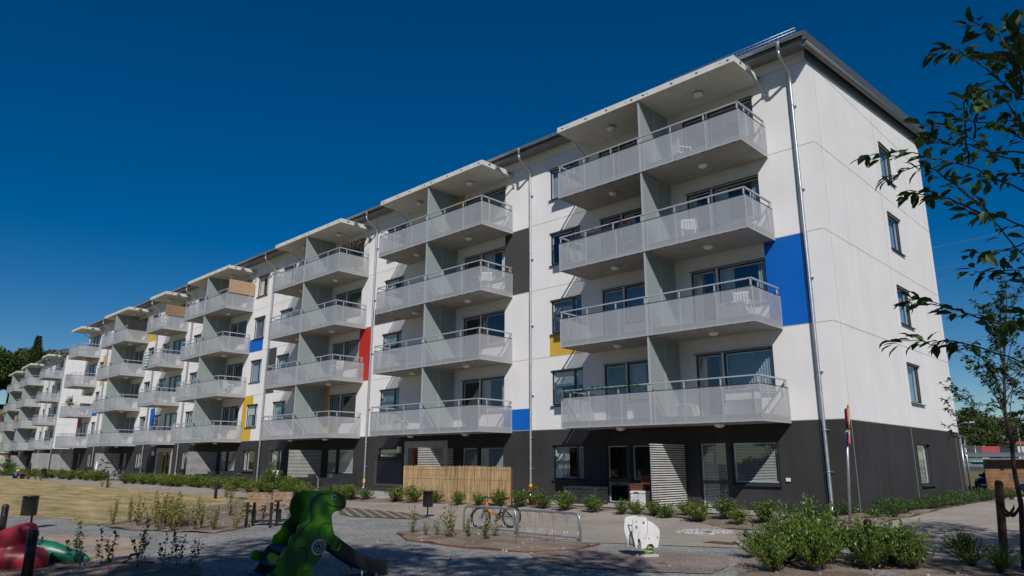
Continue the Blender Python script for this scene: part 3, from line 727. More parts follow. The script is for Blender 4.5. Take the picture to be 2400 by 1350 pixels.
# bed edging boards
eb = MB(); e = [(-6.3, -10.55), (-4.9, -11.32), (-3.1, -11.32), (-1.85, -11.0), (-1.45, -10.1), (-1.72, -9.02)]
for a, b in zip(e[:-1], e[1:]): eb.bar((*a, h(*a)+.0), (*b, h(*b)+.0), .018, .06)
tag(eb.build('bed_edging', [M['wood2']]), 'low brown board edging round the soil bed by the bike racks', 'edging')
se = MB(); e = [(-5.15, -16.75), (-6.4, -16.0), (-5.1, -16.9), (-5.3, -17.5)]
se.bar((-5.0, -16.25, -.15), (-6.7, -18.4, -.15), .02, .07)
tag(se.build('sandpit_edging', [M['stakew']]), 'straight wooden board edging the near side of the sandpit', 'edging')

# ------------------------------------------------------------------ plants
def stem_plant(rr, ht, rad, nst, nlf, L, W, curve=.35, upright=.5, r0=.008, leafstart=.3, scat=.0):
    """stems fanning from the base, leaves along them; returns (stems MB, leaves MB)"""
    st = MB(); lf = MB()
    lean = Vector((rr.uniform(-1, 1), rr.uniform(-1, 1), 0))*rad*.35
    for s in range(nst):
        a = rr.uniform(0, 2*math.pi); q = rr.random()**.6*rad; hh = ht*(1-.45*(q/rad)**2)*rr.uniform(.75, 1.05)
        tip = Vector((math.cos(a)*q, math.sin(a)*q, hh))+lean*rr.random();
        if s % 9 == 0: tip.z *= 1.3
        p0 = Vector((math.cos(a)*.02, math.sin(a)*.02, -.01))
        mid = p0.lerp(tip, .5)+Vector((math.cos(a)*q*-.1, math.sin(a)*q*-.1, hh*.10)); P = []
        for i in range(5):
            t = i/4; P.append(p0*(1-t)**2+mid*(2*t*(1-t))+tip*t*t)
        st.tube(P, [r0*(1-.75*i/4) for i in range(5)], 4, 0, cap=False)
        for j in range(nlf):
            t = leafstart+(1-leafstart)*(j+rr.random())/nlf; i = min(3, int(t*4)); b = P[i].lerp(P[i+1], t*4-i)
            d = Vector((rr.uniform(-1, 1), rr.uniform(-1, 1), rr.uniform(-.25, .9)))+ (P[i+1]-P[i]).normalized()*upright
            sc = rr.uniform(.65, 1.2)
            b = b+Vector((rr.gauss(0, 1), rr.gauss(0, 1), rr.gauss(0, .8)))*scat
            if d.length < .1: continue
            lf.leaf(b, d, (rr.uniform(-.4, .4), rr.uniform(-.4, .4), 1), L*sc, W*sc)
    return st, lf
VAR = {}
def plant_kind(key, n, seed, leafm, **kw):
    out = []
    for i in range(n):
        rr = random.Random(seed+i); st, lf = stem_plant(rr, **kw)
        out.append((lf.mesh('leaves', [leafm]), st.mesh('stems', [M['bark2']])))
    VAR[key] = out
plant_kind('bed', 4, 100, M['leaf'], ht=.56, rad=.46, nst=44, nlf=22, L=.07, W=.045, r0=.005, upright=.25, scat=.035, leafstart=.2)
plant_kind('low', 4, 120, M['leaf_low'], ht=.34, rad=.5, nst=34, nlf=16, L=.055, W=.034, r0=.004, upright=.2, scat=.03)
plant_kind('sap', 4, 140, M['leaf_sap'], ht=.8, rad=.26, nst=7, nlf=24, L=.062, W=.045, r0=.005, leafstart=.12, upright=.1, scat=.03)
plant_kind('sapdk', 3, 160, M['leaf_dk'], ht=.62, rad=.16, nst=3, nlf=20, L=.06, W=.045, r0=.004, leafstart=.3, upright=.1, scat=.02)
plant_kind('bush', 6, 180, M['leaf_bush'], ht=.82, rad=.62, nst=54, nlf=40, L=.072, W=.034, r0=.005, upright=.8, leafstart=.2, scat=.022)
plant_kind('twig', 2, 200, M['bark2'], ht=.62, rad=.12, nst=2, nlf=1, L=.02, W=.01, r0=.003)
PR = random.Random(77)
def plant(kind, name, label, cat, x, y, s=1., group=None, sz=None, z=None):
    lm, sm_ = PR.choice(VAR[kind])
    o = link(name, sm_, None, (x, y, (h(x, y)+.01) if z is None else z), PR.uniform(0, 6.28)); o.scale = (s, s, sz or s*PR.uniform(.85, 1.1))
    link('leaves', lm, o); tag(o, label, cat, group)
    return o
near = [(-8.74, -2.85), (-7.72, -2.95), (-6.55, -3.0), (-5.5, -2.98), (-5.05, -2.9), (-4.45, -2.88), (-3.95, -3.1), (-3.55, -2.6), (-2.75, -3.3), (-2.25, -2.75), (-1.65, -3.3), (-1.2, -2.8)]
for x, y in near: plant('bed', 'shrub', 'small round green shrub in the soil strip below the nearest ground floor windows', 'shrub', x, y, PR.uniform(.68, 1.08), 'shrubs in front of the ground floor windows')
for x, y in [(-16.05, -3.3), (-14.93, -3.28), (-13.89, -3.15), (-12.5, -3.2), (-11.58, -3.08), (-10.75, -2.85), (-9.78, -2.9)]:
    plant('bed', 'shrub', 'small green shrub standing in a row along the foot of the reed fence', 'shrub', x, y, PR.uniform(.75, 1.12), 'shrubs by the reed fence')
x = -17.9
while x > -86:
    yb = -3.1 if x < -24 else -3.4
    if not (-52.5 < x < -46.5 and True):
        plant('bed', 'shrub', 'dense green shrub in the long hedge row along the path below the far balconies', 'shrub', x, yb+PR.uniform(-.4, .2), PR.uniform(.8, 1.35), 'hedge row along the path')
        if x < -24: plant('bed', 'shrub', 'dense green shrub in the long hedge row along the path below the far balconies', 'shrub', x-.4, yb+.75+PR.uniform(-.2, .2), PR.uniform(.9, 1.2), 'hedge row along the path')
    x -= .85 if x > -45 else 1.15
for i in range(46):
    y = -2.4+i*.40; xx = PR.uniform(.25, 1.0) if y > -.2 else PR.uniform(-.9, 1.2)
    plant('low', 'low_shrub', 'low green plant in the bed along the end wall', 'plant', xx, y, PR.uniform(.7, 1.25), 'low plants along the end wall')
for x, y, s in [(-11.11, -13.57, .8), (-10.19, -13.5, 1.0), (-10.55, -13.2, .8), (-10.0, -13.1, .95), (-13.77, -10.99, .9), (-14.43, -10.1, .7), (-11.87, -13.3, .9), (-12.5, -12.9, .85), (-12.96, -14.4, .75), (-13.3, -13.9, .8), (-12.11, -14.1, 1.), (-11.5, -13.9, .9), (-12.5, -13.4, .9), (-11.5, -13.4, 1.05), (-10.2, -14.0, .95), (-16.5, -8.6, .7), (-18.5, -7.2, .65), (-9.6, -13.3, .7)]+[(-13.4+random.uniform(0, 3.6), -14.3+random.uniform(0, 1.6), random.uniform(.55, .95)) for _ in range(14)]+[(-15.5+random.uniform(0, 4), -10.8+random.uniform(-1, .8), random.uniform(.5, .8)) for _ in range(5)]:
    plant('sap', 'sapling', 'yellow green young sapling growing in the soil bed beside the dry lawn', 'sapling', x, y, s, 'saplings in the bed by the lawn')
for x, y in [(-24.3, -6.3), (-24.9, -6.1), (-23.4, -6.5), (-40.2, -6.3), (-41.6, -6.2), (-22.3, -6.2), (-60., -5.2), (-66., -4.9), (-62.5, -5.)]:
    plant('sap', 'sapling', 'thin yellow green sapling at the lawn edge by the far bollards', 'sapling', x, y, PR.uniform(.8, 1.), 'saplings by the bollards')
for x, y, s in [(-6.04, -10.3, .8), (-5.56, -10.3, .45), (-5.32, -10.15, .55), (-4.7, -10.3, 1.15), (-5.7, -9.4, .6), (-4.6, -9.9, .6), (-3.86, -10.1, .95), (-4.2, -9.5, .75), (-5.1, -9.5, .5)]:
    plant('sap', 'sapling', 'thin leafy sapling in the soil bed in front of the bike racks', 'sapling', x, y, s, 'saplings in the bed by the bike racks')
for x, y in [(-3.53, -9.3), (-3.02, -9.5), (-2.76, -9.4), (-2.4, -9.6), (-2.9, -10.2)]:
    plant('twig', 'bare_twig', 'bare leafless twig stuck in the soil in front of the empty bike rack', 'twig', x, y, PR.uniform(.8, 1.1), 'bare twigs by the bike rack')
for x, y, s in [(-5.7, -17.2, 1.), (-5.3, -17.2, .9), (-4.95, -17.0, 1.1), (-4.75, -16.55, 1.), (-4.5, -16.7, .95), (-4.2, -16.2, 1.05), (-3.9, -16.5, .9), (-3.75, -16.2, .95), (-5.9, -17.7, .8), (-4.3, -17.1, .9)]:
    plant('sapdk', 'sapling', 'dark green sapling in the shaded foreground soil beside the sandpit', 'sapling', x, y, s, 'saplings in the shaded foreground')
BU = [(2.35, -10.15, .72, 'low dark green bush, first from the left in the foreground corner by the gravel'), (2.1, -9.2, .98, 'broad light-topped bush behind the first foreground bush, beside the gravel'), (2.65, -8.75, 1.0, 'tall full bush in the middle of the foreground corner bed'),
      (1.75, -8.2, .9, 'bush at the back of the corner bed, touching the path edge'), (3.2, -8.7, .95, 'dark bush right of the middle of the foreground corner bed'), (2.75, -7.75, .85, 'bush right in front of the black bollard in the corner bed'),
      (3.75, -8.35, .9, 'bush at the lower edge of the picture, left of the tree stake'), (4.3, -7.35, .72, 'loose dark bush just left of the wooden tree stake'), (2.0, -7.65, .7, 'small bush between the sign pole and the corner bed'), (4.75, -7.75, .5, 'very low bush at the foot of the wooden tree stake')]
BU += [(2.75, -9.6, .85, 'bush nearest the camera in the left half of the corner bed'), (3.3, -7.95, .85, 'light green bush behind the dark one in the corner bed'), (1.5, -8.9, .75, 'bush at the left tip of the corner bed beside the paved path'), (2.3, -8.45, 1.0, 'tallest bush in the corner bed, below the sign pole')]
for x, y, s, lab in BU: plant('bush', 'bush', lab, 'bush', x, y, s*.97, sz=s*PR.uniform(.8, 1.0))
plant('sap', 'sapling', 'thin upright shoot with dark leaves beside the loose bush near the stake', 'sapling', 3.6, -7.35, .9)
# ------------------------------------------------------------------ trees
def crown_leaves(rr, blobs, n, size, flat=.7):
    lf = MB(); tot = sum(b[3]**2 for b in blobs)
    for cx, cy, cz, r, sq in blobs:
        k = int(n*r*r/tot)
        for _ in range(k):
            v = Vector((rr.gauss(0, 1), rr.gauss(0, 1), rr.gauss(0, 1))).normalized()*r*(rr.random()**.33)*rr.uniform(.75, 1.08)
            p = Vector((cx+v.x, cy+v.y, cz+v.z*sq)); d = v.normalized()*.5+Vector((rr.uniform(-1, 1), rr.uniform(-1, 1), rr.uniform(-.8, .5)))
            s = size*rr.uniform(.6, 1.3); lf.leaf(p, d, (rr.uniform(-.5, .5), rr.uniform(-.5, .5), 1), s, s*.62)
    return lf
def decid(seed, ht, rad, n, size, leafm):
    rr = random.Random(seed); tr = MB(); cz = ht*.62
    tr.tube([(0, 0, -.3), (rr.uniform(-.1, .1), 0, ht*.3), (rr.uniform(-.3, .3), rr.uniform(-.3, .3), ht*.62), (rr.uniform(-.3, .3), 0, ht*.85)], [ht*.022, ht*.017, ht*.01, ht*.003], 7)
    bl = []
    for i in range(13):
        a = rr.uniform(0, 6.28); q = rad*rr.uniform(.25, .85); z = ht*rr.uniform(.36, .9); q *= math.sqrt(max(.1, 1-((z-cz)/(ht*.42))**2))
        b = (math.cos(a)*q, math.sin(a)*q, z); bl.append((*b, rad*rr.uniform(.26, .46), .8))
        tr.tube([(0, 0, z*.55), (b[0]*.55, b[1]*.55, z*.85), b], [ht*.008, ht*.005, ht*.002], 5, cap=False)
    bl.append((0, 0, ht*.9, rad*.33, .9))
    return crown_leaves(rr, bl, n, size).mesh('crown', [leafm]), tr.mesh('trunk', [M['bark']])
def conif(seed, ht, rad, n, size):
    rr = random.Random(seed); tr = MB().tube([(0, 0, -.3), (0, 0, ht*.5), (0, 0, ht*.98)], [ht*.016, ht*.01, ht*.002], 6); lf = MB()
    for i in range(n):
        t = rr.random()**.75; lay = math.floor(t*24)/24; z = ht*(.1+.9*lay)+rr.uniform(0, ht*.035); w = rad*(1-lay)*rr.uniform(.7, 1.15)+.06
        a = rr.randrange(9)*.698+lay*37+rr.gauss(0, .16); q = w*rr.random()**.55; p = Vector((math.cos(a)*q, math.sin(a)*q, z-q*.32+rr.uniform(-.15, .15)))
        lf.leaf(p, (math.cos(a)+rr.uniform(-.6, .6), math.sin(a)+rr.uniform(-.6, .6), -.3+rr.uniform(-.35, .3)), (0, 0, 1), size*rr.uniform(.5, 1.1), size*.32)
    return lf.mesh('crown', [M['needle']]), tr.mesh('trunk', [M['bark']])
def pine(seed, ht, rad, n, size):
    rr = random.Random(seed); tr = MB().tube([(0, 0, -.3), (.2, 0, ht*.5), (0, .2, ht*.95)], [ht*.018, ht*.013, ht*.003], 6); bl = []
    for i in range(10):
        a = rr.uniform(0, 6.28); z = ht*rr.uniform(.55, .97); q = rad*rr.uniform(.2, .8)*(1.15-z/ht)*2; bl.append((math.cos(a)*q, math.sin(a)*q, z, rad*rr.uniform(.25, .42), .5))
        tr.tube([(0, 0, z-.5), (math.cos(a)*q, math.sin(a)*q, z)], [.07, .03], 5, cap=False)
    return crown_leaves(rr, bl, n, size).mesh('crown', [M['needle']]), tr.mesh('trunk', [M['bark']])
TREE = {'d': [decid(300+i, 11., 4.2, 5200, .5, M['leaf_far'] if i != 1 else M['leaf_far2']) for i in range(3)], 'c': [conif(320+i, 15.5, 3.3, 6000, .5) for i in range(2)], 'p': [pine(340, 13., 2.6, 3400, .42)],
        's': [decid(360+i, 16., 3.6, 5200, .25, M['leaf_tree']) for i in range(2)]}
def tree(kind, v, name, label, x, y, z, s, group, sz=None):
    c, t = TREE[kind][v % len(TREE[kind])]
    o = thing(name, label, 'tree', (x, y, z), random.uniform(0, 6.28), group); o.scale = (s, s, sz or s)
    link('trunk', t, o); link('crown', c, o)
    return o
# ------------------------------------------------------------------ far surroundings
HC = (-182., 24.)
def hill_z(x, y):
    d2 = ((x-HC[0])/34.)**2+((y-HC[1])/60.)**2
    return 14.*math.exp(-d2)-.35
hm = MB(); nx, ny = 44, 60
for j in range(ny+1):
    for i in range(nx+1):
        x = -270+i*3.2; y = -100+j*4.2; hm.v.append((x, y, hill_z(x, y)+.25*math.sin(x*.7)*math.cos(y*.6)))
for j in range(ny):
    for i in range(nx): a = j*(nx+1)+i; hm.f.append((a, a+1, a+nx+2, a+nx+1)); hm.m.append(0); hm.sm.append(True); hm.uv.append(None)
tag(hm.build('hill', [M['meadow']]), kind='structure')
def rock(seed, rx, ry, rz, m):
    rr = random.Random(seed); mb = MB(); n, k = 18, 12; pts = []
    ph = [rr.uniform(0, 6) for _ in range(6)]
    for i in range(k+1):
        t = math.pi*i/k
        for j in range(n):
            a = 2*math.pi*j/n; q = 1+.16*math.sin(3*a+ph[0]+4*t)+.12*math.sin(5*a+ph[1]-3*t)+.1*math.sin(7*t+ph[2])+rr.uniform(-.06, .06)
            pts.append((rx*q*math.sin(t)*math.cos(a), ry*q*math.sin(t)*math.sin(a), rz*q*math.cos(t)))
    mb.add(pts, [(i*n+j, i*n+(j+1) % n, (i+1)*n+(j+1) % n, (i+1)*n+j) for i in range(k) for j in range(n)])
    return mb.mesh('rock_outcrop', [m])
rocks = [rock(1, 7, 6, 4.6, M['stone']), rock(2, 6, 5, 3.2, M['stone'])]
for x, y, z, k, s, lab in [(-147, 7.2, 2.6, 0, 1., 'pale bare rock outcrop behind the far block at the left picture edge'), (-158, 9.5, 5.6, 1, 1.1, 'pale rock ledge high on the slope under the trees'), (-137, 4.4, .4, 1, .6, 'low pale rock at the foot of the slope, above the yellow bushes')]:
    o = link('rock_outcrop', rocks[k], None, (x, y, z), x); o.scale = (s,)*3; tag(o, lab, 'rock')
G1 = 'trees on the wooded hill at the far left'
rr = random.Random(9)
for i in range(38):
    t = i/37; x = -160-rr.uniform(0, 26)-(i % 3)*4; y = -2+40*t+rr.uniform(-2, 2); kind = ['d', 'd', 'd', 'c', 'd', 'd'][i % 6]
    s = rr.uniform(1.05, 1.32) if kind == 'd' else rr.uniform(.95, 1.12)
    lab = {'d': 'round leafy tree among the trees on the hill behind the far block', 'c': 'dark pointed spruce standing on the hill behind the far block', 'p': 'tall pine with an open crown on the hill behind the far block'}[kind]
    tree(kind, (0, 2)[i % 2] if kind == 'd' and i % 7 else i, {'d': 'leafy_tree', 'c': 'spruce_tree', 'p': 'pine_tree'}[kind], lab, x, y, hill_z(x, y)-.4, s, G1+{'d': '', 'c': ' (spruce)', 'p': ' (pine)'}[kind])
for i, (x, y) in enumerate([(-150, 12), (-153, 4), (-149, 17), (-156, 0), (-145, 15)]):
    tree('d', 1, 'leafy_tree', 'yellowish brown leafy tree low on the slope beside the far block', x, y, hill_z(x, y)-.4, rr.uniform(.6, .8), 'yellowish trees low on the slope')
# yellow-green bushes in front of the far block
for i, (x, y) in enumerate([(-96, -3.5), (-98.5, -4.5), (-101, -3.2), (-104, -4.5), (-107, -3.6), (-110, -5.), (-92.5, -2.6), (-114, -4.5), (-89, -1.8), (-118, -5.5)]):
    plant('bush', 'bush', 'yellow green bush in the row in front of the far block', 'bush', x, y, rr.uniform(1.6, 2.2), 'bushes in front of the far block')
# right background: embankment with the road, forest behind
CX, CY = 7.37, -20.85
fd = Vector((-.187, .982, 0)); sd = Vector((.982, .187, 0))
def far(t, s, z): p = Vector((CX, CY, 0))+fd*t+sd*s; return (p.x, p.y, z)
def strip(name, m, prof, s0=-60, s1=60, kind='structure'):
    b = MB()
    for (t0, z0), (t1, z1) in zip(prof[:-1], prof[1:]):
        for k in range(12):
            a, c = s0+(s1-s0)*k/12, s0+(s1-s0)*(k+1)/12; b.quad(far(t0, a, z0), far(t0, c, z0), far(t1, c, z1), far(t1, a, z1))
    return tag(b.build(name, [m]), kind=kind)
strip('embankment', M['meadow'], [(57, -.45), (60, -.1), (68, .88), (69, .9)])
strip('road', M['asphalt'], [(69, .9), (84, 1.2)])
strip('verge', M['meadow'], [(84, 1.2), (90, 1.7), (110, 1.4), (190, 1.2)])
ml = MB()
for k in range(12): ml.quad(far(70.2, -60+k*10, .93), far(70.2, -52+k*10, .93), far(70.5, -52+k*10, .936), far(70.5, -60+k*10, .936))
tag(ml.build('road_marking', [M['signw']]), kind='structure')
gr = thing('guard_rail', 'long grey steel guard rail on posts along the raised road at the right', 'guard rail', far(85, 0, 1.25), math.atan2(sd.y, sd.x))
for zz in (.55,):
    MB().box(-60, 60, -.03, .03, .42, .72).build('rail', [M['galv']], gr)
po = MB()
for k in range(40): po.box(-60+k*3-.05, -60+k*3+.05, .035, .12, -.1, .7)
po.build('posts', [M['galv']], gr)
gr2 = dup(gr, far(69.2, 0, .9), label='low grey guard rail on the near side of the raised road'); gr2.scale = (1, 1, .75)
G2 = 'trees of the wood behind the raised road'
for i in range(26):
    t = i/25; p = far(168+rr.uniform(-10, 14)+(i % 2)*8, -26+52*t+rr.uniform(-1.5, 1.5), 1.0)
    kk = 'd' if i % 5 else 'p'
    tree(kk, 0 if i % 4 else 2, 'leafy_tree' if kk == 'd' else 'pine_tree', 'green leafy tree in the wood behind the raised road at the right' if kk == 'd' else 'pine tree in the wood behind the raised road at the right', *p, rr.uniform(.82, 1.08), G2+('' if kk == 'd' else ' (pine)'))
for i in range(14):
    p = far(150+rr.uniform(-4, 6), -24+3.6*i, .8); tree('d', i, 'leafy_tree', 'smaller leafy tree at the front edge of the wood behind the raised road', *p, rr.uniform(.5, .66), 'smaller trees at the front of the wood')
# street lamps
def street_lamp(label, base, H, arm, ang):
    o = thing('street_lamp', label, 'street lamp', base, ang)
    MB().tube([(0, 0, 0), (0, 0, H*.5), (0, 0, H-.5), (.08, 0, H-.18), (.3, 0, H), (arm, 0, H+.06)], [.075, .065, .05, .045, .04, .035], 8).build('pole', [M['galv']], o)
    hd = MB(); hd.box(arm-.1, arm+.55, -.13, .13, H+.02, H+.13); hd.build('lamp_head', [M['alu']], o)
    MB().box(arm, arm+.5, -.1, .1, H-.01, H+.02).build('lamp_glass', [M['lamp']], o)
    return o
aR = math.atan2(sd.y, sd.x)
street_lamp('grey curved street lamp beside the building corner, in front of the wood', (-8.35, 49.9, .2), 4.6, .75, aR)
street_lamp('grey curved street lamp at the right picture edge, on the raised road', (-7.6, 71.6, 1.2), 4.5, .5, aR)
sl = thing('street_lamp', 'slim dark post-top lamp in front of the far block at the left edge', 'street lamp', (-109.2, 2.4, -.15))
MB().tube([(0, 0, 0), (0, 0, 6.9)], [.13, .08], 8).build('pole', [M['frame']], sl); MB().lathe([(.09, 0), (.30, .12), (.34, .3), (.34, .36), (.05, .44)], 12, (0, 0, 6.9)).build('lamp_head', [M['dark']], sl)
MB().lathe([(.14, -.1), (.16, .1)], 12, (0, 0, 3.6)).build('banner_clamp', [M['dark']], sl)
# back of the big road sign and the turquoise direction arrow
sb = thing('road_sign', 'back of a big grey slatted road sign on two posts beside the raised road', 'road sign', far(94, -3.3+1.05, 1.3), aR)
b = MB()
for k in range(7): b.box(-1.25, 1.35, -.03, .03, 1.12+k*.135, 1.235+k*.135)
b.build('sign_panel', [mat('sign_back', (.055, .06, .06), .6)], sb)
for x in (-.5, .75): MB().tube([(x, -.09, -.4), (x, -.09, 2.15)], .05, 8).build('post', [M['galv']], sb)
ar = thing('direction_sign', 'small turquoise arrow sign pointing left beside the wooden shed', 'road sign', (-4.6, 36.5, .0), aR)
b = MB(); b.prism([(-.32, 1.56), (-.2, 1.42), (.42, 1.42), (.42, 1.70), (-.2, 1.70)], (0, 0, 0), (1, 0, 0), (0, 1, 0), 0, .03); b.build('sign_panel', [M['turq']], ar)
b = MB()
for k in range(9): b.box(-.12+k*.055, -.08+k*.055, -.02, -.017, 1.53, 1.53+.05+.025*(k % 3))
b.build('lettering', [M['signw']], ar)
MB().tube([(.45, .03, -.3), (.45, .03, 1.75)], .035, 8).build('post', [M['galv']], ar)
pl = thing('sign_pole', 'tall thin grey steel pole standing in the grass beyond the parking area', 'pole', (-4.45, 33.4, -.3)); MB().tube([(0, 0, -.1), (0, 0, 3.0)], .04, 8).build('pole', [M['galv']], pl); MB().lathe([(.12, 0), (.12, .12)], 10).build('base', [M['conc']], pl)
cp = thing('sign_pole', 'pair of grey poles with clamps standing right behind the far end of the end wall', 'pole', (-.75, 15.9, .0))
MB().tube([(0, 0, -.1), (0, 0, 2.62)], .038, 8).build('pole', [M['galv']], cp); b = MB(); b.tube([(.14, .05, .2), (.14, .05, 2.5)], .03, 8)
for zz in (1.9, 2.2, 2.58): b.box(-.1, .22, -.03, .08, zz, zz+.03)
b.build('side_pole', [M['galv']], cp)
# red-roofed houses far away
def house(label, p, w, d, H, rh, rc, ang):
    o = thing('house', label, 'house', p, ang)
    MB().box(-w/2, w/2, -d/2, d/2, -1, H).build('wall', [mat('house_wall', (.50, .46, .40), .85)], o)
    b = MB(); b.add([(-w/2-.3, -d/2-.3, H), (w/2+.3, -d/2-.3, H), (w/2+.3, d/2+.3, H), (-w/2-.3, d/2+.3, H), (-w/2-.3, 0, H+rh), (w/2+.3, 0, H+rh)], [(0, 1, 5, 4), (2, 3, 4, 5), (0, 4, 3), (1, 2, 5)])
    r = b.build('roof', [rc], o); MB().box(w*.2, w*.2+.5, -.3, .3, H+rh*.4, H+rh+.5).build('chimney', [M['plinth']], r)
    for k in (-.25, .12, .33):
        wdw = MB().box(k*w-.4, k*w+.4, -d/2-.02, -d/2-.001, H-1.5, H-.35).build('window', [M['glassdk']], o)
        MB().box(k*w-.46, k*w+.46, -d/2-.06, -d/2-.02, H-1.58, H-1.5).build('sill', [M['signw']], wdw)
house('low house with a red pitched roof beyond the raised road', far(135, .3, 1.4), 7, 6, 1.2, 1.5, mat('red_roof_tiles', (.30, .05, .045), .8), aR+.5)
house('pale house with a red roof edge behind the tree trunk at the far right', far(128, 4.6, 1.6), 5.5, 6, 2.5, .5, mat('red_roof_edge', (.32, .07, .04), .8), aR+.35)
# wooden shed
def put(p, d, z): return None
sh = thing('wooden_shed', 'brown slatted wooden shed with a flat metal roof behind the young tree', 'shed', (-3.2, 31.95, -.3), aR)
b = MB(); n = 24
for k in range(n): b.box(0, 7.5, -.03, 0, .06+k*.081, .06+k*.081+.06)
for k in range(n): b.box(-.03, 0, .0, 3.4, .06+k*.081, .06+k*.081+.06)
b.build('slatted_wall', [M['cedar']], sh)
MB().box(.02, 7.5, .02, 3.4, 0, 2.0).build('inner_wall', [M['wood2']], sh)
rf = MB(); rf.add([(-.85, -.75, 2.16), (8.3, -.75, 2.16), (8.3, 4.1, 2.34), (-.85, 4.1, 2.34), (-.85, -.75, 2.30), (8.3, -.75, 2.30), (8.3, 4.1, 2.48), (-.85, 4.1, 2.48)], [(3, 2, 1, 0), (4, 5, 6, 7), (0, 1, 5, 4), (1, 2, 6, 5), (2, 3, 7, 6), (3, 0, 4, 7)])
rf.build('roof', [M['verge']], sh)
for x, z, w, hh, m in ((2.45, 1.28, .2, .22, 'signw'), (2.78, 1.2, .26, .32, 'signw'), (2.3, .98, .2, .22, 'signw'), (1.2, 1.02, .1, .13, 'signb')):
    s_ = MB().box(x, x+w, -.05, -.032, z, z+hh).build('notice', [M[m]], sh)
    if m == 'signw': MB().box(x+.05, x+w-.04, -.056, -.051, z+.06, z+hh-.09).build('pictogram', [M['signb'] if x > 2.4 else M['plinth']], s_)
MB().box(.85, 1.0, -.12, -.03, 1.45, 1.62).build('wall_lamp', [M['dark']], sh)
MB().tube([(3.3, -.1, 1.55), (5.2, -.1, 1.55)], .03, 6).build('rail', [M['dark']], sh)
# cars
def car(label, loc, ang, paint):
    o = thing('parked_car', label, 'car', loc, ang)
    sec = [(-2.05, .62, .42, .60, .62), (-1.98, .78, .30, .80, .84), (-1.5, .86, .25, .92, .96), (-.6, .88, .22, .95, 1.0), (.5, .88, .22, .95, .99), (1.1, .87, .22, .88, .93), (1.75, .82, .25, .74, .80), (2.02, .66, .34, .58, .64)]
    b = MB(); n = 10; V = []
    for x, w, z0, z1, z2 in sec:
        V += [(x, -w*.9, z0), (x, -w, z0+.12), (x, -w, z1-.12), (x, -w*.95, z1), (x, -w*.6, z2), (x, w*.6, z2), (x, w*.95, z1), (x, w, z1-.12), (x, w, z0+.12), (x, w*.9, z0)]
    F = []
    for i in range(len(sec)-1):
        for k in range(n): F.append((i*n+k, i*n+(k+1) % n, (i+1)*n+(k+1) % n, (i+1)*n+k))
    F += [tuple(range(n-1, -1, -1)), tuple((len(sec)-1)*n+k for k in range(n))]
    b.add(V, F, 0, True); b.build('body', [paint], o)
    c = MB(); cs = [(-1.75, .66, .92), (-1.2, .62, 1.40), (-.2, .64, 1.46), (.45, .62, 1.40), (1.15, .70, .93)]
    V = []
    for x, w, z in cs: V += [(x, -.76, .90), (x, -w, z), (x, w, z), (x, .76, .90)]
    F = []
    for i in range(len(cs)-1):
        for k in range(3): F.append((i*4+k, i*4+k+1, (i+1)*4+k+1, (i+1)*4+k))
    c.add(V, F, 0, True); cab = c.build('windows', [M['glassdk']], o)
    r = MB(); r.add([(-1.18, -.6, 1.415), (-.2, -.62, 1.475), (.43, -.6, 1.415), (.43, .6, 1.415), (-.2, .62, 1.475), (-1.18, .6, 1.415)], [(0, 1, 4, 5), (1, 2, 3, 4)])
    for sy in (-1, 1):
        for x0, z0, x1, z1 in ((-1.75, .92, -1.2, 1.41), (.45, 1.41, 1.15, .94), (-.25, 1.46, -.25, .93)): r.bar((x0, sy*.665, z0), (x1, sy*.70, z1), .06, .03)
    r.build('roof', [paint], o)
    for x in (-1.28, 1.3):
        for y in (-.80, .80):
            wv = MB(); wv.T = lambda a, b_, z, x=x, y=y: (x+a, y+z*(1 if y > 0 else -1), .31+b_)
            wv.lathe([(.19, -.02), (.30, -.02), (.315, .02), (.315, .10), (.29, .12)], 20); w_ = wv.build('wheel', [M['rubber']], o)
            rv = MB(); rv.T = wv.T; rv.lathe([(.2, .07), (.2, .115), (.06, .125), (.02, .125)], 12); rv.build('rim', [M['alu']], w_)
    for y in (-.56, .56):
        MB().add([(1.86, y-.2, .60), (1.98, y+.1*(1 if y < 0 else -1), .58), (1.9, y+.16, .72), (1.75, y-.16, .76)], [(0, 1, 2, 3)]).build('headlight', [M['chrome']], o)
        hl = MB().lathe([(.10, -.02), (.12, .03), (.07, .07), (.01, .08)], 12, (1.86, y, .66)); hl.build('headlight', [M['chrome']], o)
    for y in (-.98, .98): MB().box(.55, .72, y-.1, y+.1, .95, 1.08).build('mirror', [paint], o)
    MB().box(2.0, 2.04, -.26, .26, .40, .50).build('number_plate', [M['signw']], o)
    MB().box(1.9, 2.05, -.5, .5, .36, .39).build('bumper_trim', [M['galv']], o)
    return o
car('black parked car with its bonnet showing left of the wooden shed', (-2.9, 35.0, -.28), math.radians(190+62), M['car_dark'])
car('blue parked car at the right picture edge in front of the wooden shed', (1.2, 27.3, -.25), math.radians(190+40), M['car_blue'])
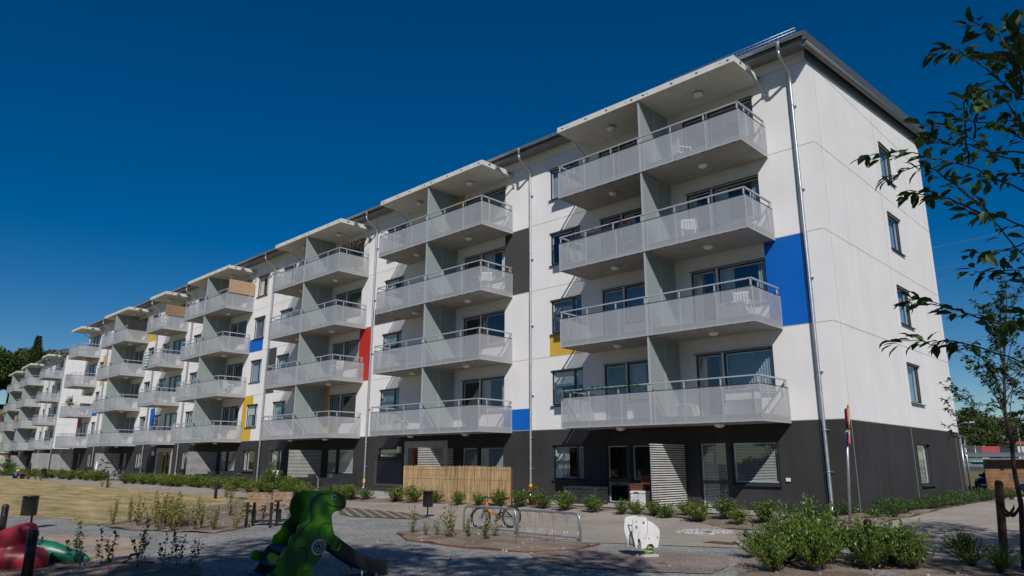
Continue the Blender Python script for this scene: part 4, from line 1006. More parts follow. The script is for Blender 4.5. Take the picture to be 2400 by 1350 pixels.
# overhead cables
for i, (a, b_) in enumerate([((-79.3, 191.4, 58.7), (42.5, 295.8, 100.4)), ((-79.8, 192., 55.5), (40.1, 298.4, 85.9)), ((-80.5, 192.6, 51.7), (39.4, 299.1, 82.)), ((-80.7, 192.9, 50.4), (36.8, 301.9, 66.6)), ((-81.5, 193.7, 45.5), (37., 301.7, 67.3)), ((-82.3, 194.6, 40.5), (35.9, 302.9, 60.9)), ((-82.6, 194.9, 38.8), (34.6, 304.2, 53.6))]):
    A, B = Vector(a), Vector(b_); pts = [A.lerp(B, t/8)-Vector((0, 0, 5*(1-(t/4-1)**2))) for t in range(9)]
    tag(MB().tube(pts, .05, 4).build('power_cable', [mat('cable_grey', (.12, .15, .2), .6) if i == 0 else bpy.data.materials['cable_grey']]), 'thin grey overhead power cable crossing the sky beside the end wall', 'power cable', 'overhead power cables')

# ------------------------------------------------------------------ trees near the camera
# trees beside and behind the photographer; their crowns shade the foreground
G3 = 'trees around the camera'
L = Vector((.56, -.54, .63))
for i, (x, y, s) in enumerate([(-1.9, -21.6, .9), (-2.4, -17.5, .95), (.3, -16.7, .9), (2.2, -15.6, .8), (.2, -20., 1.0), (7.1, -15.6, .62), (4.8, -4.2, .58), (6.6, -8.0, .72), (4.4, -15.6, .7)]):
    H = 16*s; p = Vector((x, y, 0))+L*(H*.62/.63); 
    tree('s', i, 'leafy_tree', 'tall leafy tree behind the camera whose crown shades the foreground', p.x, p.y, -.15, s, G3)
for i in range(17):
    tree('d', i, 'leafy_tree', 'leafy tree across the lawn, mirrored in the ground floor windows', -78+7.2*i+rr.uniform(-2, 2), -48+rr.uniform(-5, 5)-(8 if i > 9 else 0), -3.6, rr.uniform(.75, 1.05), 'trees mirrored in the windows')
# branches of the nearest tree reach in from the right
BR=[[(6.88,-16.0,3.58),(6.89,-16.03,3.75),(6.9,-16.05,3.9),(6.89,-16.07,4.01)],[(6.87,-15.91,3.57),(6.81,-15.96,3.65),(6.7,-16.09,3.82),(6.61,-16.17,3.91),(6.52,-16.22,3.93)],[(6.87,-15.78,3.72),(6.8,-16.07,3.78),(6.76,-16.31,3.74),(6.7,-16.55,3.67)],[(6.91,-16.15,3.65),(6.84,-16.15,3.9),(6.79,-16.07,4.01),(6.7,-16.04,4.13)],[(6.82,-15.92,3.24),(6.69,-16.14,3.22),(6.63,-16.31,3.26),(6.56,-16.49,3.29),(6.47,-16.66,3.28)],[(6.76,-15.48,3.32),(6.65,-15.62,3.38),(6.53,-15.77,3.44),(6.42,-15.89,3.45),(6.32,-16.02,3.5)],[(6.8,-15.6,3.45),(6.71,-15.73,3.52),(6.58,-15.88,3.55),(6.46,-16.02,3.59)],[(6.76,-15.66,3.09),(6.67,-15.84,3.13),(6.56,-16.06,3.19),(6.47,-16.23,3.2),(6.4,-16.38,3.2),(6.32,-16.55,3.2),(6.2,-16.73,3.15)],[(6.58,-15.79,2.96),(6.46,-15.84,3.13),(6.35,-15.86,3.29),(6.25,-15.85,3.35),(6.07,-15.88,3.31)],[(6.56,-15.89,2.93),(6.41,-15.95,3.05),(6.32,-15.95,3.1),(6.21,-15.95,3.14)],[(6.69,-15.57,2.7),(6.61,-15.91,2.87),(6.56,-16.2,2.96),(6.52,-16.46,3.0)],[(6.71,-15.55,2.89),(6.61,-15.64,2.97),(6.47,-15.76,3.0),(6.39,-15.83,3.08),(6.23,-15.98,3.13)],[(6.73,-15.8,2.72),(6.68,-16.15,2.61),(6.61,-16.53,2.53)],[(6.65,-15.43,2.59),(6.62,-15.49,2.64),(6.54,-15.58,2.63),(6.44,-15.69,2.62)],[(6.61,-15.46,2.26),(6.5,-15.5,2.3),(6.38,-15.54,2.36),(6.3,-15.54,2.41),(6.2,-15.57,2.46),(6.1,-15.6,2.52),(6.01,-15.59,2.51)],[(6.58,-15.43,2.05),(6.43,-15.5,2.14),(6.28,-15.57,2.2),(6.19,-15.56,2.23),(6.1,-15.54,2.21),(6.03,-15.53,2.25),(5.89,-15.56,2.26)],[(6.91,-15.95,3.86),(6.87,-15.83,4.03),(6.83,-15.71,4.19)],[(6.89,-15.91,3.79),(6.81,-15.74,3.96),(6.73,-15.55,4.1)],[(6.81,-15.59,3.53),(6.78,-15.84,3.62),(6.73,-16.09,3.62),(6.7,-16.28,3.54)],[(6.64,-16.21,3.3),(6.67,-16.33,3.35),(6.74,-16.43,3.41),(6.73,-16.56,3.38)],[(6.51,-15.74,3.31),(6.53,-15.81,3.44),(6.56,-15.89,3.69),(6.6,-15.9,3.73)],[(6.83,-15.74,3.48),(6.8,-15.91,3.47),(6.72,-16.1,3.41)],[(6.79,-15.75,3.17),(6.75,-15.87,3.14),(6.59,-16.08,3.1)],[(6.66,-15.7,2.33),(6.6,-15.69,2.3),(6.52,-15.68,2.23)]]
nt = thing('cherry_tree', 'nearest tree, its dark leafy branches reaching in from the right picture edge', 'tree', (7.1, -15.2, -.15))
bo = Vector((7.1, -15.2, -.15)); tr = MB(); lf = MB(); rr = random.Random(21)
tr.tube([(0, 0, -.1), (.02, 0, 1.2), (.05, -.08, 2.4), (.10, -.2, 3.4), (.1, -.3, 4.4), (.08, -.45, 5.4)], [.06, .05, .042, .032, .02, .006], 10)
tk = [Vector(p) for p in [(0, 0, -.1), (.02, 0, 1.2), (.05, -.08, 2.4), (.10, -.2, 3.4), (.1, -.3, 4.4), (.08, -.45, 5.4)]]
def trunk_at(z):
    for a, b in zip(tk[:-1], tk[1:]):
        if a.z <= z <= b.z: return a.lerp(b, (z-a.z)/(b.z-a.z))
    return tk[-1]
for k, br in enumerate(BR):
    P = [Vector(p)-bo for p in br]
    if k < 17 or k in (17, 18, 21, 22, 23):
        P = [trunk_at(max(.9, P[0].z-.35-.1*rr.random()))]+[trunk_at(max(1., P[0].z-.2)).lerp(P[0], .55)]+P if k not in (8, 9) else P
    Q = []
    for i in range(len(P)-1):
        for j in range(4): Q.append(P[i].lerp(P[i+1], j/4)+Vector((rr.uniform(-1, 1), rr.uniform(-1, 1), rr.uniform(-1, 1)))*.006)
    Q.append(P[-1]); n = len(Q)
    tr.tube(Q, [.0058*(1-.8*i/n)+.0012 for i in range(n)], 5)
    st = int(n*.42)
    for i in range(st, n):
        f = (i-st)/(n-st); cnt = 1 if rr.random() < .4 else (2 if f < .7 else 3)
        for _ in range(cnt):
            dirn = (Q[min(i+1, n-1)]-Q[max(i-1, 0)]).normalized()
            d = dirn*rr.uniform(.3, 1.2)+Vector((rr.uniform(-.8, .8), rr.uniform(-.8, .8), rr.uniform(-.9, .35)))
            s = rr.uniform(.075, .12); pt = Q[i]+Vector((rr.uniform(-.03, .03), rr.uniform(-.03, .03), rr.uniform(-.03, .02))); d.normalize()
            lf.tube([Q[i], pt+d*.015], .0012, 3, 0, cap=False) if False else None
            side = d.cross(Vector((rr.uniform(-.6, .6), rr.uniform(-.6, .6), 1))).normalized(); up = side.cross(d); w = s*.25
            a0 = pt+d*.012; c1 = a0+d*s*.3; c2 = a0+d*s*.65; tip = a0+d*s-up*s*.12
            lf.add([a0, c1+side*w*.9+up*w*.3, c2+side*w*.8+up*w*.22, tip, c2-side*w*.8+up*w*.22, c1-side*w*.9+up*w*.3, c1, c2], [(0, 6, 1), (1, 6, 7, 2), (2, 7, 3), (0, 5, 6), (5, 4, 7, 6), (4, 3, 7)])
for k in range(30):
    z0 = 1.9+.105*k; p0 = trunk_at(z0); an = math.radians(44+rr.uniform(-85, 80)); q = rr.uniform(.5, 1.0)*(1.1-.12*(z0-1.9))
    e = p0+Vector((math.cos(an)*q, math.sin(an)*q, rr.uniform(.2, .65))); P = [p0, p0.lerp(e, .4)+Vector((0, 0, .05)), p0.lerp(e, .75)+Vector((0, 0, .03)), e]; tr.tube(P, [.007, .005, .003, .001], 5, cap=False)
    for j in range(34):
        t = rr.uniform(.3, 1); i = min(2, int(t*3)); pp = P[i].lerp(P[i+1], t*3-i)+Vector((rr.gauss(0, .04), rr.gauss(0, .04), rr.gauss(0, .03))); s = rr.uniform(.07, .115)
        lf.leaf(pp, (rr.uniform(-1, 1), rr.uniform(-1, 1), rr.uniform(-.9, .3)), (rr.uniform(-.5, .5), rr.uniform(-.5, .5), 1), s, s*.5)
tr.build('trunk', [M['bark2']], nt); lf.build('crown', [M['leaf_tree']], nt)
# young staked tree
yt = thing('young_tree', 'slender young tree tied to a wooden stake beside the right path', 'tree', (4.92, -7.06, -.13))
b0 = Vector((4.92, -7.06, -.13)); tkp = [Vector(p)-b0 for p in [(4.92, -7.06, -.2), (5.05, -7.25, .83), (5.06, -7.41, 1.3), (5.1, -7.52, 1.77), (5.11, -7.68, 2.24), (5.22, -7.81, 2.95), (5.33, -7.89, 3.49), (5.4, -7.95, 3.84), (5.44, -8.03, 4.2)]]
tr = MB(); lf = MB(); rr = random.Random(31); tr.tube(tkp, [.042, .036, .032, .028, .022, .015, .011, .008, .004], 8)
def on_trunk(z):
    for a, b in zip(tkp[:-1], tkp[1:]):
        if a.z <= z <= b.z: return a.lerp(b, (z-a.z)/(b.z-a.z))
    return tkp[-1]
Lx = Vector((-.68, -.73, 0)); Rx = -Lx
for k in range(34):
    z0 = 1.75+.062*k if k < 30 else 1.8+.2*(k-30); p0 = on_trunk(z0); a = rr.uniform(0, 6.28); q = rr.uniform(.45, 1.0)*(1.25-.25*(z0-1.7))
    out = Vector((math.cos(a), math.sin(a), 0))*.55+Lx*rr.uniform(-1.1, 1.15); out = out*q*.75; rise = rr.uniform(.45, 1.05)*(1.0 if k < 30 else .2)
    if k >= 30: out = Lx*rr.uniform(.9, 1.25)+Vector((.1, -.1, 0))*rr.uniform(-1, 1)
    P = [p0, p0+out*.35+Vector((0, 0, rise*.45)), p0+out*.7+Vector((0, 0, rise*.8)), p0+out+Vector((0, 0, rise))]
    tr.tube(P, [.009, .006, .004, .0015], 5, cap=False)
    for sub in range(5):
        t = rr.uniform(.3, .9); i = min(2, int(t*3)); s0 = P[i].lerp(P[i+1], t*3-i); e = s0+Vector((rr.uniform(-.25, .25), rr.uniform(-.25, .25), rr.uniform(.0, .3)))
        tr.tube([s0, s0.lerp(e, .5)+Vector((0, 0, .02)), e], [.003, .002, .001], 4, cap=False)
        for j in range(11):
            pp = s0.lerp(e, rr.uniform(.2, 1.05)); d = Vector((rr.uniform(-1, 1), rr.uniform(-1, 1), rr.uniform(-.7, .4))); s = rr.uniform(.06, .10)
            lf.leaf(pp, d, (rr.uniform(-.4, .4), rr.uniform(-.4, .4), 1), s, s*.5)
    for j in range(17):
        t = rr.uniform(.35, 1); i = min(2, int(t*3)); pp = P[i].lerp(P[i+1], t*3-i); d = Vector((rr.uniform(-1, 1), rr.uniform(-1, 1), rr.uniform(-.7, .4))); s = rr.uniform(.06, .10)
        lf.leaf(pp, d, (rr.uniform(-.4, .4), rr.uniform(-.4, .4), 1), s, s*.5)
tr.build('trunk', [M['bark2']], yt); lf.build('crown', [M['leaf_tree']], yt)
sk = MB(); sk.tube([(4.56, -6.53, -.4), (4.70, -6.76, 1.0), (4.715, -6.79, 1.14), (4.72, -6.795, 1.165)], [.062, .062, .06, .045], 14)
tag(sk.build('tree_stake', [M['stakew']]), 'round brown wooden stake holding the young tree beside the right path', 'stake')
bt = MB(); a, c = Vector((4.70, -6.75, .83)), Vector((5.04, -7.25, .80)); P = [a.lerp(c, t/8)-Vector((0, 0, .16*math.sin(math.pi*t/8)))+Vector((-.07, -.05, 0)) for t in range(9)]
bt.add([p+Vector((0, 0, dz)) for p in P for dz in (-.035, .035)], [(2*i, 2*i+2, 2*i+3, 2*i+1) for i in range(8)]); bt.add([p+Vector((.06, .04, dz)) for p in P for dz in (-.035, .035)], [(2*i, 2*i+1, 2*i+3, 2*i+2) for i in range(8)])
tag(bt.build('tree_tie', [M['rubber']]), 'dark strap slung between the wooden stake and the young tree trunk', 'strap')
# ------------------------------------------------------------------ playground
near_o = [(0.197, 1.178), (0.243, 1.184), (0.289, 1.194), (0.341, 1.186), (0.405, 1.178), (0.502, 1.148), (0.56, 1.115), (0.592, 1.075), (0.61, 1.04), (0.613, 1.009), (0.605, .975), (0.579, 0.945), (0.528, 0.918), (0.465, 0.917), (0.414, 0.887), (0.402, 0.842), (0.411, 0.787), (0.441, 0.658), (0.477, 0.583), (0.542, 0.561), (0.576, 0.513), (0.571, 0.432), (0.532, 0.39), (0.48, 0.389), (0.437, 0.423), (0.412, 0.479), (0.361, 0.496), (0.32, 0.409), (0.281, 0.319), (0.215, 0.254), (0.159, 0.215), (0.157, 0.172), (0.186, 0.117), (0.203, 0.029), (0.196, -0.014), (-0.452, 0.0), (-0.449, 0.117), (-0.427, 0.181), (-0.375, 0.206), (-0.336, 0.24), (-0.326, 0.286), (-0.373, 0.29), (-0.42, 0.302), (-0.455, 0.343), (-0.46, 0.394), (-0.44, 0.426), (-0.395, 0.438), (-0.351, 0.415), (-0.316, 0.389), (-0.28, 0.397), (-0.248, 0.472), (-0.189, 0.506), (-0.187, 0.554), (-0.165, 0.617), (-0.129, 0.646), (-0.083, 0.669), (-0.08, 0.704), (-0.07, 0.756), (-0.024, 0.788), (0.039, 0.802), (0.066, 0.839), (0.067, 0.901), (0.042, 0.956), (0.043, 1.019), (0.063, 1.072), (0.11, 1.116), (0.169, 1.142)]
far_o = [(0.419, 1.152), (0.38, 1.175), (0.341, 1.188), (0.305, 1.178), (0.268, 1.181), (0.235, 1.176), (0.204, 1.186), (0.154, 1.163), (0.103, 1.155), (0.074, 1.127), (0.055, 1.104), (0.029, 1.053), (0.017, 0.988), (0.019, 0.923), (0.04, 0.848), (0.028, 0.819), (-0.02, 0.781), (-0.072, 0.742), (-0.088, 0.67), (-0.127, 0.634), (-0.188, 0.594), (-0.2, 0.541), (-0.185, 0.504), (-0.245, 0.472), (-0.283, 0.43), (-0.309, 0.383), (-0.359, 0.409), (-0.418, 0.431), (-0.463, 0.408), (-0.487, 0.357), (-0.464, 0.311), (-0.414, 0.286), (-0.358, 0.285), (-0.346, 0.258), (-0.372, 0.234), (-0.397, 0.201), (-0.449, 0.153), (-0.492, 0.114), (-0.506, 0.064), (-0.509, 0.0), (0.01, 0.0), (0.113, 0.139), (0.283, 0.446), (0.363, 0.758), (0.43, 1.003)]
green, gnt, gp = nodes('painted_green_board')
gp.inputs['Roughness'].default_value = .35
_n = N(gnt, 'ShaderNodeTexNoise'); _n.inputs['Scale'].default_value = 4.2; _n.inputs['Detail'].default_value = 0
gnt.links.new(N(gnt, 'ShaderNodeTexCoord').outputs['Object'], _n.inputs['Vector'])
_r = N(gnt, 'ShaderNodeValToRGB'); _e = _r.color_ramp.elements; _e[0].position = .42; _e[1].position = .72; _e[0].color = (.008, .10, .005, 1); _e[1].color = (.2, .5, .012, 1)
gnt.links.new(_n.outputs['Fac'], _r.inputs['Fac']); gnt.links.new(_r.outputs[0], gp.inputs['Base Color'])
M['green'] = green
M['line'] = mat('black_engraving', (.006, .02, .004), .6)
M['step'] = mat('dark_blue_steps', (.012, .03, .11), .5)
P0 = (-1.58, -15.66, 0); d = Vector((.0907, .9956, 0)).normalized(); n = Vector((-d.y, d.x, 0))
DS = thing('lizard_slide', 'green dinosaur shaped toddler slide with painted smiling face and black chute', 'slide', (P0[0], P0[1], -.15))
Z0 = (0, 0, 0)
def at(p, z, off): return Vector(Z0)+d*p+n*off+Vector((0, 0, z))
nb = MB().prism(near_o, Z0, d, n, 0, .03).build('side_panel', [M['green']], DS)
ln = MB()
def groove(pts, r=.006):
    ln.tube([at(p, z, -.016) for p, z in pts], r, 5)
groove([(0.343, 1.156), (0.23, 1.145), (0.132, 1.098), (0.091, 1.044), (0.097, 0.963), (0.114, 0.872), (0.104, 0.801), (0.038, 0.751), (-0.016, 0.692), (-0.059, 0.624), (-0.11, 0.588), (-0.115, 0.532), (-0.107, 0.488), (-0.16, 0.444), (-0.197, 0.425), (-0.221, 0.375), (-0.256, 0.34), (-0.312, 0.34), (-0.368, 0.348)])
groove([(0.289, 1.047), (0.32, 1.022), (0.354, 1.004), (0.429, 0.978), (0.514, 0.971), (0.588, 0.975)])
groove([(0.383, 0.743), (0.35, 0.77), (0.299, 0.769), (0.25, 0.74), (0.223, 0.688), (0.222, 0.634), (0.252, 0.579), (0.295, 0.54), (0.354, 0.501)])
groove([(-0.052, 0.471), (0.001, 0.471), (0.052, 0.45), (0.081, 0.396), (0.071, 0.327), (0.029, 0.243), (0.014, 0.184), (0.035, 0.165), (0.122, 0.179)])
for p, z in ((0.545, 0.515), (0.522, 0.463), (0.483, 0.42)): groove([(p+.018*math.cos(t*.7), z+.026*math.sin(t*.7)) for t in range(10)], .008)
for k in range(3): groove([(.06+.035*k, .02), (.065+.035*k, .085), (.08+.035*k, .095), (.09+.035*k, .02)], .005)
groove([(-.393+.055*math.cos(t*.5)*(1-t/26), .367+.055*math.sin(t*.5)*(1-t/26)) for t in range(20)], .005)
ln.build('engraved_lines', [M['line']], nb)
MB().prism(far_o, Z0, d, n, .5, .03).build('side_panel', [M['green']], DS)
def disc(p, z, r, off, m, name, th=.02, par=DS): 
    b = MB(); b.prism([(p+r*math.cos(2*math.pi*k/28), z+r*math.sin(2*math.pi*k/28)) for k in range(28)], Z0, d, n, off, th); return b.build(name, [m], par)
ey = disc(.41, 1.104, .037, -.022, M['whitep'], 'eye', .016); b = MB(); b.prism([(.414+.017*math.cos(k*.5), 1.102+.019*math.sin(k*.5)) for k in range(13)], Z0, d, n, -.034, .008); b.build('pupil', [M['dark']], ey)
sd_ = disc(.23, .465, .105, -.022, M['alu'], 'spiral_disc', .022)
b = MB(); b.tube([at(.23+(.088-.0021*t)*math.cos(-t*.42+1.2), .465+(.088-.0021*t)*math.sin(-t*.42+1.2), -.034) for t in range(42)], .009, 5); b.build('spiral', [M['dark']], sd_)
b = MB(); b.prism([(.23+.016*math.cos(k*.5), .465+.016*math.sin(k*.5)) for k in range(13)], Z0, d, n, -.036, .01); b.build('centre_bolt', [M['red']], sd_)
disc(-.393, .367, .06, -.018, M['ygreen'], 'tail_disc', .012)
disc(.247, .643, .012, -.02, M['dark'], 'bolt', .014)
ch = MB(); prof = [(.06, .62), (.30, .60), (.45, .50), (.62, .38), (.80, .26), (.95, .17), (1.08, .12), (1.24, .095), (1.33, .075)]
for off in (.045, .455):
    o2 = [(p, z+.13) for p, z in prof]+[(1.35, .04), (1.30, -.0)]+[(p, z-.05) for p, z in reversed(prof[:-1])]
    ch.prism(o2, Z0, d, n, off, .03)
V = []
for p, z in prof: V += [at(p, z, .06), at(p, z, .44), at(p, z-.03, .06), at(p, z-.03, .44)]
ch.add(V, [(4*i, 4*i+1, 4*i+5, 4*i+4) for i in range(len(prof)-1)]+[(4*i+2, 4*i+6, 4*i+7, 4*i+3) for i in range(len(prof)-1)], 0, True)
ch.build('chute', [M['dark']], DS)
b = MB()
for off in (.08, .42):
    for p in (.97, 1.2): b.tube([at(p, -.1, off), at(p, .12, off)], .018, 8)
b.build('chute_legs', [M['galv']], DS)
for p, z in ((-.40, .16), (-.28, .32), (-.15, .48)):
    b = MB(); q = [at(p-.09, z, .02), at(p+.09, z, .02), at(p+.09, z, .48), at(p-.09, z, .48)]; dn = Vector((0, 0, -.06)); b.add(q+[x+dn for x in q], [(0, 1, 2, 3), (7, 6, 5, 4), (0, 4, 5, 1), (1, 5, 6, 2), (2, 6, 7, 3), (3, 7, 4, 0)]); 
    q = [at(p+.075, z-.16, .02), at(p+.095, z-.16, .02), at(p+.095, z, .02), at(p+.075, z, .02)]; w = n*.46; b.add(q+[x+w for x in q], [(0, 1, 2, 3), (7, 6, 5, 4), (0, 3, 7, 4), (1, 5, 6, 2)]); b.build('step', [M['step']], DS)
# elephant spring rocker
d = Vector((.466, .884, 0)).normalized(); n = Vector((-d.y, d.x, 0))
EL = thing('elephant_rocker', 'white elephant spring rocker on a lime green spring in the red brown gravel', 'spring rocker', (-.08, -9.92, -.15))
en = [(-0.264, 0.623), (-0.236, 0.65), (-0.2, .660), (-0.162, 0.663), (-0.11, .673), (-0.061, 0.675), (-.03, .668), (-0.003, 0.652), (.012, .633), (0.02, 0.609), (.07, .592), (0.118, 0.568), (.165, .535), (0.207, 0.496), (.23, .468), (0.241, 0.443), (0.243, 0.4), (0.237, 0.331), (0.205, 0.18), (.19, .165), (0.138, 0.16), (.12, .18), (0.104, 0.211), (.085, .225), (0.055, 0.229), (.02, .22), (-0.01, 0.202), (-.03, .165), (-0.045, 0.153), (-0.112, 0.152), (-.12, .165), (-0.124, 0.248), (-0.145, 0.307), (-.158, .32), (-0.172, 0.319), (-0.187, 0.296), (-.183, .25), (-0.169, 0.203), (-.172, .18), (-0.189, 0.17), (-.21, .168), (-0.228, 0.182), (-0.251, 0.275), (-0.28, 0.399), (-0.284, 0.484), (-0.273, 0.576)]
sp1 = MB().prism(en, Z0, d, n, -.15, .022).build('side_panel', [M['whitep']], EL)
ef = en
sp2 = MB().prism(ef, Z0, d, n, .15, .022).build('side_panel', [M['whitep']], EL)
b = MB()
def bolt(p, z, r, off=-.163): b.prism([(p+r*math.cos(k*.6), z+r*math.sin(k*.6)) for k in range(11)], Z0, d, n, off, .012)
bolt(-.066, .577, .017); bolt(.032, .318, .010); bolt(.198, .329, .010); bolt(-.191, .207, .014)
b.tube([at(p, z, -.162) for p, z in [(0.007, 0.633), (.012, .555), (0.014, 0.477), (0.0, 0.399), (-0.031, 0.33), (-.055, .315), (-0.077, 0.313)]], .0035, 4)
b.tube([at(p, z, -.162) for p, z in [(-0.149, 0.415), (-.165, .39), (-0.175, 0.365), (-0.182, 0.319)]], .0035, 4)
b.tube([at(-.2+.011*math.cos(k*.6), .594+.013*math.sin(k*.6), -.162) for k in range(12)], .003, 4)
b.build('drawn_lines', [M['dark']], sp1)
MB().tube([at(-.191, .207, -.2), at(-.191, .207, .2)], .013, 8).build('foot_bar', [M['galv']], EL)
MB().tube([at(-.21, .52, -.2), at(-.21, .52, .2)], .013, 8).build('handle_bar', [M['galv']], EL)
s_ = MB(); q = [at(-.02, .30, -.14), at(.18, .30, -.14), at(.18, .30, .14), at(-.02, .30, .14)]; s_.add(q+[x-Vector((0, 0, .03)) for x in q], [(0, 1, 2, 3), (7, 6, 5, 4), (0, 4, 5, 1), (1, 5, 6, 2), (2, 6, 7, 3), (3, 7, 4, 0)]); s_.build('seat', [M['plastic']], EL)
c0 = at(.10, 0, 0)
MB().tube([c0+Vector((.085*math.cos(t*.35), .085*math.sin(t*.35), .03+t*.0036)) for t in range(66)], .013, 8).build('spring', [M['ygreen']], EL)
b = MB(); b.lathe([(.07, 0), (.07, .02), (.03, .03)], 14, (c0.x, c0.y, .24)); b.build('top_plate', [M['dark']], EL)
b = MB(); ang = math.atan2(d.y, d.x); b.T = lambda x, y, z: (c0.x+x*math.cos(ang)-y*math.sin(ang), c0.y+x*math.sin(ang)+y*math.cos(ang), z)
b.add([(-.22, -.17, -.03), (.17, -.17, -.03), (.17, .17, -.03), (-.22, .17, -.03), (-.13, -.11, .05), (.12, -.11, .05), (.12, .11, .05), (-.13, .11, .05)], [(4, 5, 6, 7), (0, 1, 5, 4), (1, 2, 6, 5), (2, 3, 7, 6), (3, 0, 4, 7)]); b.build('base', [M['conc']], EL)
# red dragon half sunk in the sand, green tail
def blob(parts, name, m, parent=None, vox=.03, disp=0.):
    mb = MB()
    for cx, cy, cz, rx, ry, rz in parts:
        k, q = 10, 16; pts = []
        for i in range(k+1):
            t = math.pi*i/k
            for j in range(q): a = 2*math.pi*j/q; pts.append((cx+rx*math.sin(t)*math.cos(a)+1e-5*j, cy+ry*math.sin(t)*math.sin(a), cz+rz*math.cos(t)+1e-5*j))
        mb.add(pts, [(i*q+j, (i+1)*q+j, (i+1)*q+(j+1) % q, i*q+(j+1) % q) for i in range(k) for j in range(q)])
    o = mb.build(name, [m], parent)
    r = o.modifiers.new('merge', 'REMESH'); r.mode = 'VOXEL'; r.voxel_size = vox; r.use_smooth_shade = True
    s = o.modifiers.new('smooth', 'SMOOTH'); s.iterations = 6; s.factor = .6
    return o
M['redplay'] = mat('worn_red_fibreglass', (.40, .03, .045), .38, var=.25, scale=6, bump=.25, bscale=14)
M['greenplay'] = mat('worn_green_fibreglass', (.012, .14, .085), .38, var=.2, scale=6, bump=.2, bscale=14)
prt = []
def chain(pts, n=5):
    for (a, ra), (b_, rb) in zip(pts[:-1], pts[1:]):
        for k in range(n):
            t = k/n; c = Vector(a).lerp(Vector(b_), t); q = Vector(ra).lerp(Vector(rb), t); prt.append((*c, *q))
    prt.append((*pts[-1][0], *pts[-1][1]))
chain([((-6.15, -18.3, .0), (.36, .36, .27)), ((-5.80, -18.0, .0), (.28, .28, .24)), ((-5.58, -17.76, -.02), (.19, .19, .20))])
chain([((-6.05, -18.2, .02), (.26, .26, .24)), ((-5.86, -18.06, .25), (.22, .22, .20)), ((-5.70, -17.96, .37), (.16, .16, .14)), ((-5.60, -17.89, .43), (.12, .12, .11)), ((-5.56, -17.84, .36), (.09, .09, .09))])
dr = blob(prt, 'dragon_sculpture', M['redplay'])
tag(dr, 'red play dragon sculpture half sunk in the sandpit at the lower left edge', 'play sculpture')
sc = MB(); rr = random.Random(4)
for i in range(15):
    t = i/14; c = Vector((-6.02, -18.06, .30)).lerp(Vector((-5.60, -17.97, .47)), t)+Vector((rr.uniform(-.02, .06), rr.uniform(-.06, .0), rr.uniform(-.06, .0)))
    sc.tube([c+Vector((.05*math.cos(a), -.03+.02*math.sin(a), .045*math.sin(a))) for a in [k*1.05 for k in range(4)]], .008, 5)
sc.build('scale_ridges', [M['redplay']], dr)
prt = []
chain([((-6.45, -17.58, .02), (.15, .15, .20)), ((-6.3, -17.36, .0), (.15, .15, .17)), ((-6.12, -17.17, -.05), (.11, .11, .12)), ((-5.95, -17.06, -.07), (.085, .085, .10)), ((-5.8, -16.99, -.10), (.05, .05, .07))], 6)
tl = blob(prt, 'dragon_tail', M['greenplay'], None, .025)
tag(tl, 'green tail of the play dragon lying in the sand beside the red part', 'play sculpture')
hn = MB().tube([(-10.3, -17.72, -.2), (-10.3, -17.72, .35), (-10.28, -17.70, .60), (-10.2, -17.62, .70)], [.09, .08, .09, .05], 12)
tag(hn.build('play_post', [M['redplay']]), 'dark red play post cut by the left picture edge', 'play post')

# ------------------------------------------------------------------ street furniture
def bollard(label, x, y, H=.70, ribs=True, group=None):
    o = thing('bollard', label, 'bollard', (x, y, h(x, y)), 0, group)
    MB().lathe([(.066, -.1), (.064, H-.22), (.062, H-.2)], 16).build('post', [M['dark']], o)
    hd = MB(); pr = []
    for k in range(6): pr += [(.056, H-.2+k*.022), (.068, H-.197+k*.022), (.068, H-.185+k*.022), (.056, H-.182+k*.022)]
    pr += [(.068, H-.06), (.062, H-.03), (.045, H-.008), (.01, H)]
    hd.lathe(pr, 16).build('lamp_head', [M['dark']], o)
    return o
bollard('large black bollard light with ribbed head in front of the red play dragon', -4.0, -18.2)
bollard('black ribbed bollard light cut by the left picture edge', -10.85, -17.17, .70)
bollard('black bollard light among the foreground bushes at the right', 3.14, -8.33, .72)
bollard('black bollard light at the lawn edge between two saplings, left of the middle', -40.82, -6.15, .78)
bollard('black bollard light at the lawn edge in front of the dense hedge row', -24.0, -6.95, .72)
bollard('black bollard light beside the bench at the far left', -66.5, -4.6, 1.35)
def trash_bin(label, x, y, rz=0., r=.15, H=.45, loop=False):
    o = thing('trash_bin', label, 'trash bin', (x, y, h(x, y)), rz)
    p = MB(); p.box(-.185, -.155, -.02, .02, -.05, .74); p.box(-.2, .05, -.06, .06, -.01, .012)
    if loop: p.tube([(-.17, 0, .74), (-.16, 0, .95), (-.08, 0, 1.05), (.02, 0, 1.05), (.1, 0, .95)], .02, 6)
    p.build('post', [M['dark']], o)
    b = MB().lathe([(.005, .30), (r*.98, .30), (r, .32), (r, .30+H-.02), (r+.008, .30+H-.02), (r+.008, .30+H), (r-.012, .30+H), (r-.015, .30+H-.1), (.005, .30+H-.1)], 20).build('container', [M['dark']], o)
    rr = random.Random(int(x*10)); st = MB()
    for k in range(5):
        a = -1.9+rr.uniform(-.35, .35); z = .42+k*.055; w = rr.uniform(.05, .13)
        st.quad(*[((r+.003)*math.cos(a+t), (r+.003)*math.sin(a+t), z+dz) for t, dz in ((0, 0), (w*3, 0), (w*3, .03), (0, .03))])
    st.build('sticker', [mat('faded_sticker', (.2, .2, .19), .7) if 'faded_sticker' not in bpy.data.materials else bpy.data.materials['faded_sticker']], b)
    return o
trash_bin('black round trash bin on a post by the path in front of the reed fence', -9.55, -7.0, R(-40))
trash_bin('black trash bin on the lawn edge above the red play dragon', -13.34, -16.18, R(-40), .17)
trash_bin('small black trash bin with a curved bar by the far path', -64.1, -4.1, R(-20), .2, .6, True)
